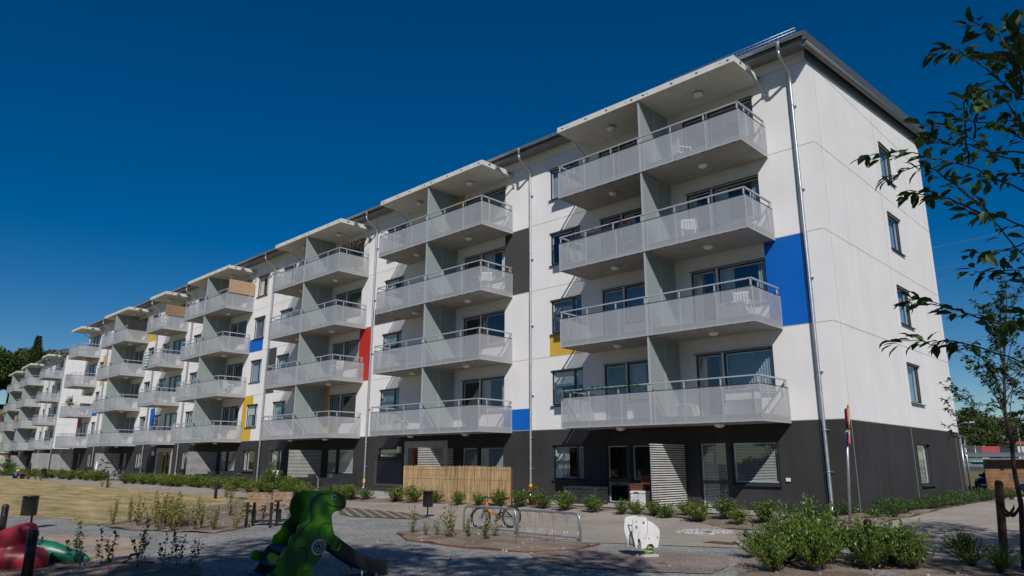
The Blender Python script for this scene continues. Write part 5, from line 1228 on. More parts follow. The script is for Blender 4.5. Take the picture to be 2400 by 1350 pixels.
def rack(label, a, b, group):
    a = Vector((*a, 0)); b = Vector((*b, 0)); L_ = (b-a).length
    o = thing('bike_rack', label, 'bike rack', (a.x, a.y, -.14), math.atan2((b-a).y, (b-a).x), group)
    f = MB(); H = .55; r = .1
    f.tube([(0, 0, -.05), (0, 0, H-.16), (.02, 0, H-.08), (.07, 0, H-.02), (.15, 0, H), (L_-.15, 0, H), (L_-.07, 0, H-.02), (L_-.02, 0, H-.08), (L_, 0, H-.16), (L_, 0, -.05)], .024, 10); f.box(0, L_, -.02, .02, .05, .09)
    f.build('frame', [M['galv']], o)
    for k in range(5):
        x = .22+k*(L_-.34)/4; lp = MB()
        for dx in (-.035, .035): lp.tube([(x+dx, .0, H-.02), (x+dx, .10, H-.06), (x+dx, .13, H-.16), (x+dx, .13, .2), (x+dx, .10, .1), (x+dx, .0, .07)], .0055, 6)
        lp.build('wheel_holder', [M['galv']], o)
    return o
rack('bare galvanised bike rack with the orange bicycle in it, left one of the two', (-5.84, -8.92), (-4.19, -8.84), 'bike racks')
rack('empty galvanised bike rack, right one of the two', (-3.99, -8.98), (-2.27, -8.93), 'bike racks')
def bicycle(label, rear, front, r, frame, second, saddle_z, group=None, z=None):
    a = Vector((*rear, 0)); b = Vector((*front, 0)); wb = (b-a).length
    o = thing('bicycle', label, 'bicycle', (a.x, a.y, h(*rear)+.012 if z is None else z), math.atan2((b-a).y, (b-a).x), group)
    for x in (0, wb):
        t = MB().tube([(x+(r-.027)*math.cos(k*.2094), 0, r+(r-.027)*math.sin(k*.2094)) for k in range(30)], .029, 8, 0, True).build('wheel', [M['rubber']], o)
        rm = MB().tube([(x+(r-.055)*math.cos(k*.2094), 0, r+(r-.055)*math.sin(k*.2094)) for k in range(30)], .010, 6, 0, True)
        for k in range(14): rm.tube([(x, .02*(1 if k % 2 else -1), r), (x+(r-.055)*math.cos(k*.4488), 0, r+(r-.055)*math.sin(k*.4488))], .0015, 3)
        rm.tube([(x, -.04, r), (x, .04, r)], .016, 8); rm.tube([(x, .03, r), (x, .034, r)], .075, 14); rm.build('rim', [M['galv']], t)
    bb = Vector((wb*.42, 0, r*1.05)); st = Vector((wb*.30, 0, saddle_z-.12)); hd = Vector((wb*.80, 0, r*2.25)); hb = hd+Vector((.035, 0, -.13)); fr = MB()
    fr.tube([bb, hb], .022, 8, 0); fr.tube([st+Vector((.01, 0, -.06)), hd], .018, 8, 1); fr.tube([bb, st], .017, 8, 1); fr.tube([hd+Vector((-.005, 0, .03)), hb+Vector((.01, 0, -.03))], .024, 8, 0)
    for y in (-.045, .045):
        fr.tube([bb, (0, y, r)], .011, 6, 1); fr.tube([st+Vector((0, 0, -.08)), (0, y, r)], .010, 6, 1)
    fr.build('frame', [frame, second], o)
    fk = MB()
    for y in (-.05, .05): fk.tube([hb+Vector((.012, y, -.03)), (wb, y, r)], [.017, .012], 8)
    fk.tube([hb+Vector((.01, -.05, -.03)), hb+Vector((.01, .05, -.03))], .014, 6); fk.build('fork', [M['dark']], o)
    hh = MB(); top = hd+Vector((-.025, 0, .12)); hh.tube([hd, top], .014, 8); hh.tube([top+Vector((-.05, -.27, .03)), top+Vector((.02, -.1, .01)), top+Vector((.02, .1, .01)), top+Vector((-.05, .27, .03))], .012, 8)
    for y in (-.25, .25): hh.tube([top+Vector((-.055, y, .03)), top+Vector((-.04, y*.72, .025))], .018, 8)
    for y in (-.16, .16): hh.tube([top+Vector((.03, y, .01)), top+Vector((.06, y*1.3, -.01))], .007, 5)
    hh.build('handlebar', [M['dark']], o)
    sd2 = MB(); s0 = st+Vector((-.03, 0, .12)); sd2.tube([st, s0], .012, 8)
    sd2.add([s0+Vector(p) for p in [(-.12, -.065, .02), (-.05, -.07, .025), (.04, -.025, .02), (.13, -.014, .015), (.13, .014, .015), (.04, .025, .02), (-.05, .07, .025), (-.12, .065, .02), (-.11, -.04, -.02), (.12, -.01, -.01), (.12, .01, -.01), (-.11, .04, -.02)]], [(0, 1, 2, 3, 4, 5, 6, 7), (8, 11, 10, 9), (0, 8, 9, 3, 2, 1), (4, 10, 11, 7, 6, 5), (3, 9, 10, 4), (7, 11, 8, 0)], 0)
    sd2.build('saddle', [M['dark']], o)
    ck = MB(); ck.tube([bb+Vector((0, -.03, 0)), bb+Vector((0, -.036, 0))], .075, 18)
    for s in (-1, 1):
        e = bb+Vector((.11*s, .07*s, -.09*s)); ck.tube([bb+Vector((0, .06*s, 0)), e], .010, 6); ck.box(e.x-.04, e.x+.04, e.y+(0 if s > 0 else -.08), e.y+(.08 if s > 0 else 0), e.z-.01, e.z+.01)
    ck.tube([bb+Vector((.02, -.033, .07)), (0, -.033, r+.03)], .006, 4); ck.tube([bb+Vector((.02, -.033, -.07)), (0, -.033, r-.03)], .006, 4)
    ck.tube([(-.03, .06, r*.95), (-.02, .10, .03)], .008, 5); ck.build('crank', [M['dark']], o)
    return o
bicycle('orange and black mountain bike parked in the left bike rack', (-5.40, -7.74), (-5.70, -8.50), .265, M['orange'], M['dark'], .70)
M['bluebike'] = mat('grey_blue_paint', (.10, .16, .2), .4)
bicycle('grey bicycle leaning on the terrace behind the hedge, seen side on', (-54.6, -2.3), (-53.2, -2.45), .34, M['bluebike'], M['bluebike'], .95)
bicycle('second grey bicycle standing right of the first one behind the hedge', (-52.4, -2.3), (-51.0, -2.3), .34, M['bluebike'], M['dark'], .98)
bicycle('bicycle turned end on beside the yellow door entrance', (-49.3, -1.6), (-50.2, -1.0), .34, M['dark'], M['bluebike'], .95)
# table with two seats
def planks(mb, x0, x1, y0, y1, z, th, n, mi=0):
    w = (y1-y0)/n
    for k in range(n): mb.box(x0, x1, y0+k*w+.006, y0+(k+1)*w-.006, z, z+th, mi)
pt = thing('picnic_table', 'small wooden table on black legs standing in the gravel by the soil bed', 'table', (-9.95, -11.95, -.15), R(42))
b = MB(); planks(b, -.38, .38, -.30, .30, .60, .045, 4); b.build('table_top', [M['wood']], pt)
for x, y in ((-.30, -.22), (.30, -.22), (.30, .22), (-.30, .22)): MB().box(x-.025, x+.025, y-.04, y+.04, -.05, .60).build('leg', [M['dark']], pt)
def seat(label, x, y, rz):
    o = thing('wooden_chair', label, 'chair', (x, y, -.15), rz, 'wooden chairs at the gravel table'); o.scale = (.84, .84, .9)
    b = MB(); planks(b, -.30, .30, -.2, .2, .40, .035, 3); b.build('seat', [M['wood']], o)
    b = MB()
    for k in range(3): b.box(-.31, .31, .205, .235, .50+k*.125, .50+k*.125+.112)
    b.build('backrest', [M['wood']], o)
    b = MB()
    for x_ in (-.24, .24): b.box(x_-.02, x_+.02, .237, .27, .30, .88); b.box(x_-.02, x_+.02, -.2, .24, .36, .40)
    b.build('back_frame', [M['dark']], o)
    MB().box(-.05, .05, -.05, .05, -.05, .37).build('leg', [M['dark']], o)
seat('wooden chair with high slatted back on the left side of the gravel table', -11.05, -11.62, R(42))
seat('wooden chair partly hidden by the green slide at the gravel table', -10.95, -10.95, R(42))
# bench far left with a child's yellow and blue bag
bn = thing('park_bench', 'dark bench at the far left lawn edge with a yellow and blue bag on it', 'bench', (-68.6, -4.9, -.15), R(8))
b = MB(); planks(b, -.9, .9, -.2, .2, .44, .04, 3); b.build('seat', [M['wood']], bn)
for x in (-.75, .75): MB().box(x-.05, x+.05, -.18, .18, -.05, .44).build('leg', [M['dark']], bn)
b = MB(); b.bar((.82, .15, .45), (1.02, .3, 1.05), .06, .04); b.bar((.4, .15, .45), (.6, .3, 1.05), .06, .04); b.bar((.35, .28, .95), (1.05, .28, .95), .1, .03); b.build('backrest', [M['dark']], bn)
bg = blob([(-68.3, -5.1, .48, .22, .14, .14), (-68.05, -5.1, .55, .2, .13, .1)], 'yellow_bag', M['signy'], None, .03); tag(bg, 'yellow bag lying on the dark bench at the far left', 'bag')
bg = blob([(-67.95, -5.25, .33, .12, .1, .2), (-67.8, -5.28, .2, .12, .1, .14)], 'blue_cloth', mat('blue_cloth', (.02, .12, .55), .8), None, .03); tag(bg, 'blue cloth hanging off the dark bench at the far left', 'cloth')
# parking sign
sg = thing('traffic_sign', 'grey pole with a yellow round sign and a red plate, seen almost edge on', 'traffic sign', (1.02, -3.19, .05), math.atan2(.24, .97)); sg.rotation_euler = (-.035, .060, math.atan2(.24, .97))
MB().tube([(0, 0, -.2), (0, 0, 2.66)], .033, 10).build('pole', [M['galv']], sg)
def vdisc(r, x, z, th, m, name, par):
    b = MB(); pts = [(0, r*math.cos(2*math.pi*k/32), z+r*math.sin(2*math.pi*k/32)) for k in range(32)]; b.add([(x, y, z_) for _, y, z_ in pts]+[(x+th, y, z_) for _, y, z_ in pts], [tuple(range(31, -1, -1)), tuple(range(32, 64))]+[(k, (k+1) % 32, 32+(k+1) % 32, 32+k) for k in range(32)]); return b.build(name, [m], par)
f = vdisc(.275, .045, 2.48, .012, M['signr'], 'round_sign', sg); vdisc(.215, .058, 2.48, .004, M['signy'], 'yellow_face', f); vdisc(.03, .063, 2.62, .003, M['signw'], 'white_mark', f)
b = MB(); b.box(.0665, .0685, -.05, .05, 2.34, 2.56); b.build('emblem', [M['signw']], f)
vdisc(.27, .038, 2.48, .006, M['frame'], 'back_plate', f)
pl = MB().box(.045, .057, -.2, .2, 1.83, 2.17).build('plate', [M['signr']], sg)
b = MB(); b.box(.0575, .0595, -.1, .1, 2.02, 2.12); b.prism([(-.1, 2.12), (.1, 2.12), (.07, 2.155), (-.07, 2.155)], (.0575, 0, 0), (0, 1, 0), (1, 0, 0), .001, .002)
for z in (1.87, 1.92, 1.97): b.box(.0575, .0595, -.15, .15-.05*(z > 1.9), z, z+.025)
b.build('lettering', [M['signw']], pl)
b = MB()
for z in (1.9, 2.1, 2.35, 2.58): b.box(-.04, .045, -.04, .04, z, z+.02)
b.build('clamps', [M['galv']], sg)
pb = MB(); rr = random.Random(44)
for k in range(620):
    zone = rr.choice([(-13.5, -9.5, -14.6, -9.5), (-6.2, -1.6, -11.2, -9.2), (1.5, 6, -11, -7), (-6.2, -3.6, -19, -16), (-18, -.5, -4.6, -2.2), (0.1, 1.4, -4, 14), (-9, 3, -16, -9)])
    x, y = rr.uniform(zone[0], zone[1]), rr.uniform(zone[2], zone[3]); s = rr.choice([.010, .014, .020, .028])*rr.uniform(.7, 1.2); z0 = h(x, y)+.022; an = rr.uniform(0, 6)
    pb.add([(x+s*q*math.cos(an+t)*rr.uniform(.75, 1.2), y+s*q*math.sin(an+t)*rr.uniform(.75, 1.2), z0+zz*s) for q, zz in ((1, -.6), (.75, .7)) for t in (0, 1.25, 2.5, 3.8, 5)], [(5, 6, 7, 8, 9)]+[(i, (i+1) % 5, 5+(i+1) % 5, 5+i) for i in range(5)], k % 3 // 2)
tag(pb.build('pebbles', [mat('brown_pebbles', (.20, .165, .135), .9, var=.5, scale=6), mat('pale_pebbles', (.30, .285, .265), .9, var=.4, scale=6)]), 'small stones scattered over the soil beds and gravel', 'stones', kind='stuff')
# manhole covers and the worn paving patch
MHX = [(-.1, -7.1, .32, .2, 'small rusty manhole cover in the paving at the gravel edge', M['stakew'])]
for x, y, w, l, lab, m in MHX: tag(MB().box(x-w, x+w, y-l, y+l, h(x, y)+.006, h(x, y)+.02).build('manhole_cover', [m]), lab, 'manhole cover')
rr = random.Random(8); pb = MB()
for k in range(260):
    a = rr.uniform(0, 6.28); q = rr.random()**.5; x, y = -1.63+math.cos(a)*q*.62, -5.15+math.sin(a)*q*.75
    if abs(x+1.5) < .12 and abs(y+5.2) < .12: continue
    s = rr.uniform(.018, .055); zz = h(x, y)+.013; an = rr.uniform(0, 6)
    pb.add([(x+s*math.cos(an+t)*rr.uniform(.7, 1.2), y+s*math.sin(an+t)*rr.uniform(.7, 1.2), zz+.014*u) for u in (0, 1) for t in (0, 1.3, 2.6, 3.9, 5.2)], [(5, 6, 7, 8, 9)]+[(i, (i+1) % 5, 5+(i+1) % 5, 5+i) for i in range(5)])
tag(pb.build('broken_paving', [mat('pale_broken_stone', (.46, .44, .42), .85, var=.45, scale=9)]), 'patch of pale broken stones round a drain in the paved path', 'stones', kind='stuff')
tag(MB().lathe([(.12, 0), (.12, .012), (.1, .018)], 16, (-1.5, -5.2, h(-1.5, -5.2)+.012)).build('drain_cover', [M['stakew']]), 'small round brown drain cover inside the patch of pale stones', 'drain cover')

# ------------------------------------------------------------------ terraces on the ground floor
def screen(label, x, z1=1.97, y0=-1.9, z0=.08, nn=None):
    o = thing('privacy_screen', label, 'privacy screen', (x, 0, 0), 0, 'slatted privacy screens')
    n_ = 27; st = (z1-z0)/n_; b = MB()
    for k in range(n_):
        z = z0+k*st; b.box(.02, .05, y0+.002, -.06, z, z+st*.52)
        b.box(-.05, .05, y0-.022, y0, z, z+st*.52)
    b.build('slats', [M['slat']], o)
    b = MB(); b.box(-.05, .019, y0+.002, y0+.06, -.05, z1-.01); b.box(-.05, .019, -.12, -.06, -.05, z1-.01); b.box(-.05, .019, -.98, -.92, -.05, z1-.01); b.build('posts', [M['plinth']], o)
    MB().box(-.06, .06, y0-.03, -.05, z1, z1+.025).build('cap', [M['whitep']], o)
    return o
screen('white slatted screen between the two terraces nearest the camera', -5.1)
screen('white slatted screen standing behind the reed fence', -16.45)
screen('white slatted screen behind the dark rattan seats, right of the white chair', -27.1)
screen('white slatted screen with small lanterns beside the dark terrace sofa', -40.)
screen('white slatted screen with a string of lights behind the parked bicycles', -58.6)
screen('white slatted screen at the far end of the nearest block', -71.6)
for i, (s, z1) in enumerate([(-.4, 2.2), (-15.7, 2.0), (-27.1, 2.0)]):
    o = screen(['large pale slatted screen at the corner of the far block', 'pale slatted screen with a flower basket at the far block', 'pale slatted screen at the end of the far block'][i], 0, z1); o.location = blockB.matrix_basis @ Vector((s, 0, 0)) if False else (-91.4+s*math.cos(R(3.7)), 2.85-s*math.sin(R(3.7)), .0); o.rotation_euler = (0, 0, R(-3.7))
# reed fence round the second terrace
M['reed'], rnt, rp_ = nodes('reed_mat')
rp_.inputs['Roughness'].default_value = .85
_co = N(rnt, 'ShaderNodeTexCoord'); _mp = N(rnt, 'ShaderNodeMapping'); _mp.inputs['Scale'].default_value = (55, 55, 1.6); rnt.links.new(_co.outputs['Object'], _mp.inputs[0])
_nz = N(rnt, 'ShaderNodeTexNoise'); _nz.inputs['Scale'].default_value = 1.; _nz.inputs['Detail'].default_value = 4; rnt.links.new(_mp.outputs[0], _nz.inputs['Vector'])
_rp = N(rnt, 'ShaderNodeValToRGB'); _e = _rp.color_ramp.elements; _e[0].position = .34; _e[1].position = .66; _e[0].color = (.16, .095, .04, 1); _e[1].color = (.52, .35, .175, 1); rnt.links.new(_nz.outputs['Fac'], _rp.inputs['Fac']); rnt.links.new(_rp.outputs[0], rp_.inputs['Base Color'])
_bp = N(rnt, 'ShaderNodeBump'); _bp.inputs['Strength'].default_value = .9; _bp.inputs['Distance'].default_value = .01; rnt.links.new(_nz.outputs['Fac'], _bp.inputs['Height']); rnt.links.new(_bp.outputs[0], rp_.inputs['Normal'])
RF = thing('reed_fence', 'tan reed fence enclosing the terrace below the second balcony stack', 'fence', (0, 0, 0))
def reeds(name, a, b, step=.022):
    a = Vector((*a, 0)); b = Vector((*b, 0)); L_ = (b-a).length; dd = (b-a)/L_; nn_ = Vector((-dd.y, dd.x, 0)); rr = random.Random(int(L_*10)); mb = MB(); k = 0; s = 0
    while s < L_:
        w = step*rr.uniform(.6, 1.3); p = a+dd*s; o_ = nn_*rr.uniform(-.008, .008); z1 = 1.27+rr.uniform(-.03, .025)+.012*math.sin(s*2); z0 = h(p.x, p.y)-.02
        j = dd*rr.uniform(-.012, .012); mb.add([p+o_+Vector((0, 0, z0)), p+o_+dd*w*.5-nn_*.008+Vector((0, 0, z0)), p+o_+dd*w+Vector((0, 0, z0)), p+o_+j+Vector((0, 0, z1)), p+o_+j+dd*w*.5-nn_*.008+Vector((0, 0, z1)), p+o_+j+dd*w+Vector((0, 0, z1))], [(0, 1, 4, 3), (1, 2, 5, 4)]); s += w*.8
    for z in (.35, .8, 1.15): mb.tube([a-nn_*.012+Vector((0, 0, z)), b-nn_*.012+Vector((0, 0, z))], .003, 4, 1)
    mb.build(name, [M['reed'], M['stakew']], RF)
reeds('front_panel', (-16.5, -2.62), (-10.42, -2.62)); reeds('side_panel', (-16.5, -.05), (-16.5, -2.62))
b = MB()
for x in (-16.46, -14.4, -12.4, -10.46): b.box(x-.03, x+.03, -2.59, -2.53, -.1, 1.22)
b.box(-16.5, -10.42, -2.585, -2.545, .9, .96); b.build('posts', [M['wood2']], RF)
# storage box, cabinet and white box
def box_thing(name, label, cat, x0, x1, y0, y1, z1, m, lid=None, lip=.02):
    z = .035+h((x0+x1)/2, (y0+y1)/2); o = thing(name, label, cat, ((x0+x1)/2, (y0+y1)/2, z)); w, dd = (x1-x0)/2, (y1-y0)/2
    b = MB(); b.box(-w, w, -dd, dd, 0, z1-.07); 
    for k in range(1, 4): b.box(-w+.02, w-.02, -dd-.006, -dd, (z1-.07)*k/4-.006, (z1-.07)*k/4+.006)
    b.build('body', [m], o); l = MB(); l.box(-w-lip, w+lip, -dd-lip, dd+lip, z1-.068, z1-.02); l.box(-w+.01, w-.01, -dd+.01, dd-.01, z1-.02, z1); l.build('lid', [lid or m], o); MB().box(-.09, .09, -dd-lip-.012, -dd-lip, z1-.06, z1-.035).build('handle', [M['dark']], o); return o
box_thing('storage_box', 'dark grey plastic storage box below the nearest ground floor window', 'storage box', -9.2, -7.75, -1.25, -.65, .56, M['plastic'])
box_thing('white_box', 'small white box standing in front of the red brown cabinet', 'box', -6.25, -5.8, -1.45, -1.05, .50, M['whitep'])
cb = thing('slatted_cabinet', 'red brown slatted wooden cabinet beside the white slatted screen', 'cabinet', (-6.15, -.75, .05))
b = MB()
for k in range(8): b.box(-.45, .1, -.24, -.215, .04+k*.08, .04+k*.08+.065)
for k in range(8): b.box(.1, .125, -.21, .25, .04+k*.08, .04+k*.08+.065)
b.box(-.45, .1, .22, .25, 0, .68); b.box(-.45, -.42, -.21, .22, 0, .68); b.build('slats', [M['wood2']], cb); MB().box(-.48, .95, -.26, .27, .68, .71).build('top', [M['wood2']], cb)
fc = thing('folding_chair', 'folded red brown slatted chair leaning behind the wooden cabinet', 'chair', (-6.3, -.35, .05), 0)
b = MB()
for k in range(5): b.box(-.25, .25, .0, .02, .62+k*.07, .62+k*.07+.055)
b.build('backrest', [M['wood2']], fc); b = MB(); b.box(-.29, -.25, .0, .04, 0, .99); b.box(.25, .29, .0, .04, 0, .99); b.build('frame', [M['wood2']], fc)
# flower pots and flowers
def flowers(name, label, cat, x, y, z, potm, fm, w=.16, hh=.30, nfl=12, spread=.22, group=None, top=.28):
    o = thing(name, label, cat, (x, y, z), 0, group); MB().lathe([(w*.7, 0), (w, hh-.03), (w+.015, hh-.03), (w+.015, hh), (w-.02, hh), (w-.03, hh-.03)], 16).build('pot', [potm], o)
    rr = random.Random(int(x*7)); lf = MB(); fl = MB()
    for k in range(90): lf.leaf((rr.gauss(0, spread*.45), rr.gauss(0, spread*.45), hh+rr.uniform(0, top)), (rr.uniform(-1, 1), rr.uniform(-1, 1), rr.uniform(-.2, .8)), (0, 0, 1), .08, .06)
    lf.build('leaves', [M['leaf']], o)
    for k in range(nfl):
        c = Vector((rr.gauss(0, spread*.7), rr.gauss(0, spread*.7), hh+top*rr.uniform(.5, 1.2)))
        for q in range(9): fl.leaf(c, (rr.uniform(-1, 1), rr.uniform(-1, 1), rr.uniform(-.5, 1)), (0, 0, 1), .045, .045)
    fl.build('blossoms', [fm], o); return o
flowers('flower_pot', 'terracotta pot of red geraniums between the shrubs, right of the reed fence', 'flower pot', -9.65, -2.35, h(-9.65, -2.35)+.02, M['terra'], M['redf'])
flowers('flower_pot', 'pot of pink flowers behind the hedge at the dark terrace sofa', 'flower pot', -38.9, -2.2, .06, M['plastic'], M['pinkf'], .22, .3, 26, .35, None, .18)
flowers('flower_pot', 'yellow flowers in a low pot behind the hedge by the yellow door', 'flower pot', -46.8, -2.6, -.02, M['plastic'], M['signy'], .2, .2, 14, .3, None, .12)
hb = flowers('hanging_basket', 'hanging basket of orange flowers on the slatted screen at the far block', 'flower basket', -107.2, 1.7, 1.25, M['plastic'], M['orange'], .3, .25, 24, .45, None, .2)
plant('bush', 'tall_plant', 'tall leafy plant with yellow flowers beside the white chair on the terrace', 'plant', -27.9, -2.3, 1.15, sz=1.35)
def garden_chair(label, x, y, z, rz, m, group=None, s=1.):
    o = thing('garden_chair', label, 'chair', (x, y, z), rz, group); o.scale = (s,)*3
    MB().box(-.23, .23, -.23, .23, .40, .44).build('seat', [m], o)
    b = MB()
    for k in range(5): b.box(-.21+k*.09, -.21+k*.09+.06, .22, .25, .44, .86)
    b.box(-.24, .24, .215, .255, .84, .90); b.build('backrest', [m], o)
    for px_, py_ in ((-.2, -.2), (.2, -.2), (-.2, .2), (.2, .2)): MB().box(px_-.022, px_+.022, py_-.022, py_+.022, 0, .40).build('leg', [m], o)
    b = MB(); b.box(-.27, -.22, -.22, .24, .60, .64); b.box(.22, .27, -.22, .24, .60, .64); b.box(-.26, -.23, -.2, -.16, .44, .60); b.box(.23, .26, -.2, -.16, .44, .60); b.build('armrests', [m], o)
    return o
garden_chair('white garden chair beside the tall yellow flowering plant on the terrace', -29.2, -1.7, .06, R(20), M['whitep'])
def sofa(label, x0, x1, y, zb=.06, m=None):
    m = m or M['plastic']; w = (x1-x0)/2; o = thing('outdoor_sofa', label, 'sofa', ((x0+x1)/2, y, zb)); MB().box(-w, w, -.35, .35, .0, .36).build('base', [m], o); MB().box(-w, w, .36, .5, 0, .74).build('backrest', [m], o)
    for s in (-1, 1): MB().box(min(s*w, s*w+s*.14), max(s*w, s*w+s*.14), -.35, .5, 0, .56).build('armrest', [m], o)
    return o
sofa('dark rattan armchair in front of the white slatted screen on the third terrace', -26.8, -26.2, -1.3); sofa('long dark rattan sofa under the ground floor window of the third terrace', -25.4, -23.6, -.7)
sofa('dark terrace sofa beside the pink flowers on the fourth terrace', -39.3, -38.4, -1.2)
sofa('dark terrace bench right of the pink flowers on the fourth terrace', -37.6, -36.4, -1.0)
bt_ = thing('rattan_table', 'low dark rattan table between the rattan seats on the third terrace', 'table', (-25.6, -1.6, .06)); MB().box(-.35, .35, -.3, .3, .3, .36).build('table_top', [M['plastic']], bt_); MB().box(-.3, .3, -.25, .25, 0, .3).build('base', [M['plastic']], bt_)
gl = thing('covered_grill', 'grill under a black cover beside the yellow wall on the fourth terrace', 'grill', (-35.2, -.9, .06)); b = MB(); b.add([(-.45, -.3, 0), (.45, -.3, 0), (.45, .3, 0), (-.45, .3, 0), (-.3, -.22, .6), (.3, -.22, .75), (.3, .22, .75), (-.3, .22, .6)], [(4, 5, 6, 7), (0, 1, 5, 4), (1, 2, 6, 5), (2, 3, 7, 6), (3, 0, 4, 7)]); b.build('cover', [M['plastic']], gl); MB().box(.3, .5, -.03, .03, .62, .66).build('handle', [M['galv']], gl)
dc = thing('deck_chair', 'striped cloth deck chair on the terrace behind the far hedge', 'deck chair', (-58.1, -2.0, .05), R(-30))
b = MB()
for k in range(9):
    x0 = -.3+k*.067; b.add([(x0, -.35, .35), (x0+.067, -.35, .35), (x0+.067, .45, 1.15), (x0, .45, 1.15)], [(0, 1, 2, 3)], k % 2)
b.build('cloth', [M['signr'], M['signw']], dc); b = MB()
for x in (-.32, .32): b.bar((x, -.5, .02), (x, .5, 1.2), .04, .03); b.bar((x, .35, .02), (x, -.4, .6), .04, .03)
b.build('frame', [M['wood']], dc)
sl_ = thing('sled', 'yellow plastic sled leaning behind the far hedge', 'sled', (-60.3, -2.4, .2), R(10)); b = MB(); b.add([(-.9, -.2, .05), (-.9, .2, .05), (.2, .22, .2), (.2, -.22, .2), (.8, .15, .55), (.8, -.15, .55), (-.9, -.2, .12), (-.9, .2, .12), (.2, .22, .3), (.2, -.22, .3)], [(0, 3, 2, 1), (3, 5, 4, 2), (0, 6, 9, 3), (1, 2, 8, 7), (9, 5, 3), (8, 2, 4)]); b.build('hull', [M['signy']], sl_); MB().tube([(.8, -.15, .55), (.95, 0, .7), (.8, .15, .55)], .015, 6).build('rope', [M['dark']], sl_)
box_thing('dark_bin', 'dark bin standing left of the striped deck chair', 'bin', -59.6, -59.0, -2.2, -1.7, .85, M['plastic'])
um = thing('closed_parasol', 'closed white parasol standing left of the parked bicycles', 'parasol', (-55.9, -2.5, .05), 0); MB().tube([(0, 0, 0), (0, 0, .9)], .02, 6).build('pole', [M['alu']], um); MB().lathe([(.05, .3), (.12, .35), (.10, .9), (.02, 1.35)], 10).build('canopy', [M['whitep']], um)
# ------------------------------------------------------------------ things on the balconies
def zf(f): return 2.57+FH*f
def windscreen(label, x, y0, y1, z0, z1, m, along='y', hgt=None):
    b = MB(); n_ = int(abs(y1-y0)/.05); st = (y1-y0)/n_
    for k in range(n_):
        a = y0+k*st
        if along == 'y': b.box(x-.012, x+.004*(k % 2), a, a+st*.92, z0, z1)
        else: b.box(a, a+st*.92, x-.012, x+.004*(k % 2), z0, z1)
    tag(b.build('balcony_windscreen', [m]), label, 'windscreen')
windscreen('tan bamboo windscreen on the side rail of the fourth stack\'s top balcony', -36.70, -1.80, -.08, zf(3)+1.05, zf(3)+1.92, M['tan'])
windscreen('brown bamboo windscreen on the single top balcony between the fourth and sixth stacks', -47.30, -1.80, -.05, zf(3)+1.05, zf(3)+1.85, M['wood'])
windscreen('dark windscreen on the side rail of a far top balcony', -55.35, -1.75, -.05, zf(3)+1.02, zf(3)+1.75, M['plastic'])
windscreen('white slatted windscreen on a far second floor balcony beside a small palm', -68.0, -1.75, -.05, zf(1)+1.25, zf(1)+1.95, M['whitep'])
for x in (-8.0, -7.2, -6.6, -5.85):
    o = thing('flower_box', 'flower box with red and pink blossoms on the rail of a third floor balcony', 'flower box', (x, -1.78, zf(2)+1.0), 0, 'flower boxes on the third floor rail'); MB().box(-.26, .26, -.07, .07, 0, .14).build('box', [M['plastic']], o)
    rr = random.Random(int(x*10)); lf = MB(); fl = MB()
    for k in range(50): lf.leaf((rr.uniform(-.26, .26), rr.uniform(-.1, .07), .12+rr.uniform(0, .12)), (rr.uniform(-1, 1), rr.uniform(-1, .6), rr.uniform(-.4, .8)), (0, 0, 1), .06, .04)
    lf.build('leaves', [M['leaf']], o)
    for k in range(7):
        c = Vector((rr.uniform(-.24, .24), rr.uniform(-.12, .05), .18+rr.uniform(0, .12)))
        for q in range(8): fl.leaf(c, (rr.uniform(-1, 1), rr.uniform(-1, 1), rr.uniform(-.5, 1)), (0, 0, 1), .045, .045)
    fl.build('blossoms', [M['redf'] if x > -7 else M['pinkf']], o)
ga = MB(); rr = random.Random(3); M['tinsel'] = leafmat('garland_green', (.008, .10, .045), (.02, .20, .09))
for k in range(900):
    x = -8.66+3.2*rr.random(); c = Vector((x, -1.84+rr.gauss(0, .02), zf(0)+1.27+rr.gauss(0, .02)-.05*math.sin((x+8.7)*2.2)**2)); ga.leaf(c, (rr.uniform(-1, 1), rr.uniform(-1, 1), rr.uniform(-1, 1)), (0, 0, 1), .085, .03)
for k in range(90):
    c = Vector((-8.66+rr.gauss(0, .05), -1.84+rr.gauss(0, .03), zf(0)+1.25-rr.random()*.28)); ga.leaf(c, (rr.uniform(-1, 1), rr.uniform(-1, 1), rr.uniform(-1, 1)), (0, 0, 1), .085, .03)
tag(ga.build('green_garland', [M['tinsel']]), 'green leaf garland wound along the rail of the lowest near balcony', 'garland')
fg = MB(); rr = random.Random(6)
for k in range(26):
    c = Vector((-30.5+3.1*rr.random(), -1.86+rr.gauss(0, .03), zf(3)+1.12+rr.uniform(-.06, .2)))
    for q in range(7): fg.leaf(c, (rr.uniform(-1, 1), rr.uniform(-1, 1), rr.uniform(-.6, 1)), (0, 0, 1), .05, .05, k % 3)
tag(fg.build('flower_garland', [M['signy'], M['redf'], M['leaf']]), 'thin garland of small yellow and red flowers on the top rail of the third stack', 'garland')
wc = MB(); rr = random.Random(12)
for k in range(40):
    x, y = -23.66, -1.7+1.6*rr.random(); z = zf(3)+2.0-rr.random()*.55; wc.tube([(x, y, z), (x+.01, y+.02, z-.22)], .012, 4, k % 2)
wc.tube([(-23.66, -1.8, zf(3)+2.0), (-23.66, -.05, zf(3)+2.05)], .008, 4)
tag(wc.build('hanging_chimes', [M['dark'], M['wood2']]), 'dark hanging chimes and strings on the top balcony of the third stack', 'chimes')
tw = MB(); n_ = 9
for k in range(n_): 
    z0 = zf(2)+1.04-.1*k
    tw.quad((-50.0+.02*k, -1.90, z0-.1), (-49.1-.04*k, -1.91, z0-.13), (-49.1-.04*k, -1.91, z0-.03), (-50.0+.02*k, -1.90, z0), k % 2)
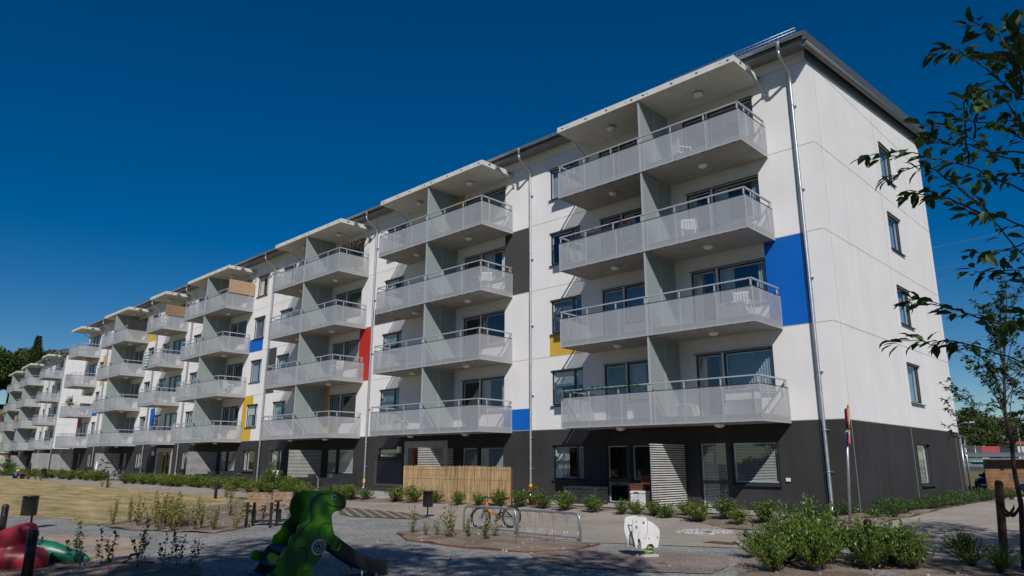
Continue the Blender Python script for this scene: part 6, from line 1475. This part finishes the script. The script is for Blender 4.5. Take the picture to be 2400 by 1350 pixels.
tw.quad((-50., -1.90, zf(2)+1.04), (-49.1, -1.91, zf(2)+1.01), (-49.1, -1.80, zf(2)+1.03), (-50., -1.8, zf(2)+1.05), 1)
tag(tw.build('striped_towel', [mat('green_cloth', (.02, .16, .10), .9), M['signw']]), 'green and white striped towel hanging over a balcony parapet', 'towel')
BCH = 'white furniture seen through the balcony parapets'
for i, (x, y, f, rz) in enumerate([(-2.35, -.8, 1, 200), (-3.9, -1.0, 2, 30), (-4.1, -.8, 3, 150), (-13.6, -.9, 2, 40), (-24.4, -1.1, 1, 20), (-37.6, -.8, 1, 120)]):
    garden_chair('white garden chair standing on the balcony, seen through the perforated parapet', x, y, zf(f)+.215, R(rz), M['whitep'], BCH)
for i, (x, y, f, s) in enumerate([(-1.9, -1.5, 3, .7), (-8.3, -.5, 2, .8), (-13.3, -1.55, 3, .7), (-19.6, -.6, 1, .8), (-24.1, -.5, 3, .9), (-24.0, -1.5, 0, .6), (-30.2, -1.5, 1, .7), (-37.2, -1.5, 0, .7), (-41.5, -1.3, 2, .8), (-48.2, -1.4, 1, .8)]):
    o = plant('bed', 'potted_plant', 'small leafy potted plant standing on a balcony behind the parapet', 'plant', x, y, s, 'potted plants on the balconies', s*1.3, zf(f)+.42); MB().lathe([(.12, -.33), (.17, -.02), (.19, 0), (.16, 0)], 12).build('pot', [M['terra'] if i % 2 else M['plastic']], o).scale = (1/s, 1/s, .6/s)
for i, (x, y, f, rz) in enumerate([(-2.9, -.9, 0, -20), (-6.3, -.9, 2, 80), (-17.8, -.9, 2, 30), (-28.5, -.9, 3, 120), (-14.6, -.9, 3, 200)]):
    garden_chair('dark garden chair standing on the balcony behind the perforated parapet', x, y, zf(f)+.215, R(rz), M['plastic'], 'dark chairs on the balconies')
def side_box(label, x, y, f, w, hh, m):
    box_thing('balcony_box', label, 'box', x-w/2, x+w/2, y-.2, y+.2, hh, m).location.z = zf(f)+.212
side_box('large white cupboard seen through the parapet of the lowest near balcony', -2.3, -1.3, 0, .9, .72, M['whitep'])
side_box('two small white boxes seen through the parapet of the lowest near balcony', -4.2, -1.2, 0, .5, .4, M['whitep'])
side_box('white box seen through the parapet of the lowest balcony of the second stack', -18.6, -1.3, 0, .62, .42, M['whitep'])
side_box('white low box seen through the parapet on the second floor near the blue panel', -2.4, -1.35, 1, .8, .5, M['whitep'])
for i, (x, f, lab) in enumerate([(-71.0, 2, 'red flowers on the third floor balcony at the far end of the nearest block')]):
    flowers('flower_pot', lab, 'flower pot', x, -1.65, zf(f)+.8, M['plastic'], M['redf'], .14, .2, 14, .3)
plant('bush', 'potted_plant', 'small palm like plant on the balcony beside the white windscreen', 'plant', -70.6, -1.2, .9, sz=1.3, z=zf(1)+.9)
MB_ = MB(); MB_.box(-.3, .3, -.03, .03, 0, .8); MB_.box(.42, 1.0, -.03, .03, 0, .8)
wb = MB_.build('wooden_boards', [mat('orange_boards', (.5, .27, .11), .7)], None, (-108.5, 2.0, zf(1)+1.1), R(-3.7)); tag(wb, 'orange wooden boards standing on a far block balcony', 'boards')
st = thing('string_lights', 'string of round paper lights hung on the slatted screen behind the bicycles', 'string lights', (-58.53, 0, 0)); b = MB(); P = [(.0, -1.7+1.6*t/12, 1.75-.45*math.sin(math.pi*t/12)) for t in range(13)]; b.tube(P, .006, 4); b.build('cord', [M['dark']], st)
for p in P[1:-1]: MB().lathe([(.005, -.05), (.05, -.03), (.06, 0), (.05, .03), (.005, .05)], 8, (p[0]+.05, p[1], p[2])).build('lantern', [M['whitep'] if int(p[1]*10) % 2 else M['wood2']], st)

# ------------------------------------------------------------------ camera, sun, sky
cam = bpy.data.cameras.new('camera'); co = bpy.data.objects.new('camera', cam); col.objects.link(co)
a, b_, c_ = R(-44.26181637601095), R(13.802174126692961), R(.2243619380637114)
fwd = Vector((math.sin(a)*math.cos(b_), math.cos(a)*math.cos(b_), math.sin(b_))); rt = Vector((math.cos(a), -math.sin(a), 0)); up = rt.cross(fwd)
r2 = rt*math.cos(c_)+up*math.sin(c_); u2 = up*math.cos(c_)-rt*math.sin(c_)
mw = Matrix((r2, u2, -fwd)).transposed().to_4x4(); mw.translation = (7.36729925, -20.85436391, 1.43444461); co.matrix_world = mw
cam.sensor_width = 36; cam.lens = 1660.8536/2400*36; cam.clip_start = .05; cam.clip_end = 6000
scene.camera = co
sdir = Vector((-.56, .54, -.63)).normalized()
sl = bpy.data.lights.new('sun', 'SUN'); sl.energy = SUN_E; sl.angle = R(.53); sl.color = (1., .965, .915)
so = bpy.data.objects.new('sun', sl); col.objects.link(so); so.rotation_euler = sdir.to_track_quat('-Z', 'Y').to_euler(); so.location = (20, -40, 50)
w = bpy.data.worlds.new('World'); scene.world = w; w.use_nodes = True; nt = w.node_tree
sk = nt.nodes.new('ShaderNodeTexSky'); sk.sky_type = 'NISHITA'; sk.sun_disc = False; sk.sun_elevation = R(39.); sk.sun_rotation = math.atan2(.56, -.54)
sk.altitude = SKY[1]; sk.air_density = SKY[2]; sk.dust_density = SKY[3]; sk.ozone_density = SKY[4]
bg = nt.nodes['Background']; bg.inputs['Strength'].default_value = SKY[0]
hs = nt.nodes.new('ShaderNodeHueSaturation'); hs.inputs['Saturation'].default_value = SKY[5]; hs.inputs['Hue'].default_value = SKY[6]; hs.inputs['Value'].default_value = 1
nt.links.new(sk.outputs[0], hs.inputs['Color']); nt.links.new(hs.outputs[0], bg.inputs['Color'])
scene.view_settings.view_transform = 'Standard'; scene.view_settings.look = 'None'; scene.view_settings.gamma = 1; scene.view_settings.exposure = EXPO
cy = scene.cycles; cy.max_bounces = 8; cy.transparent_max_bounces = 24; cy.diffuse_bounces = 3; cy.glossy_bounces = 4
cy.use_denoising = True
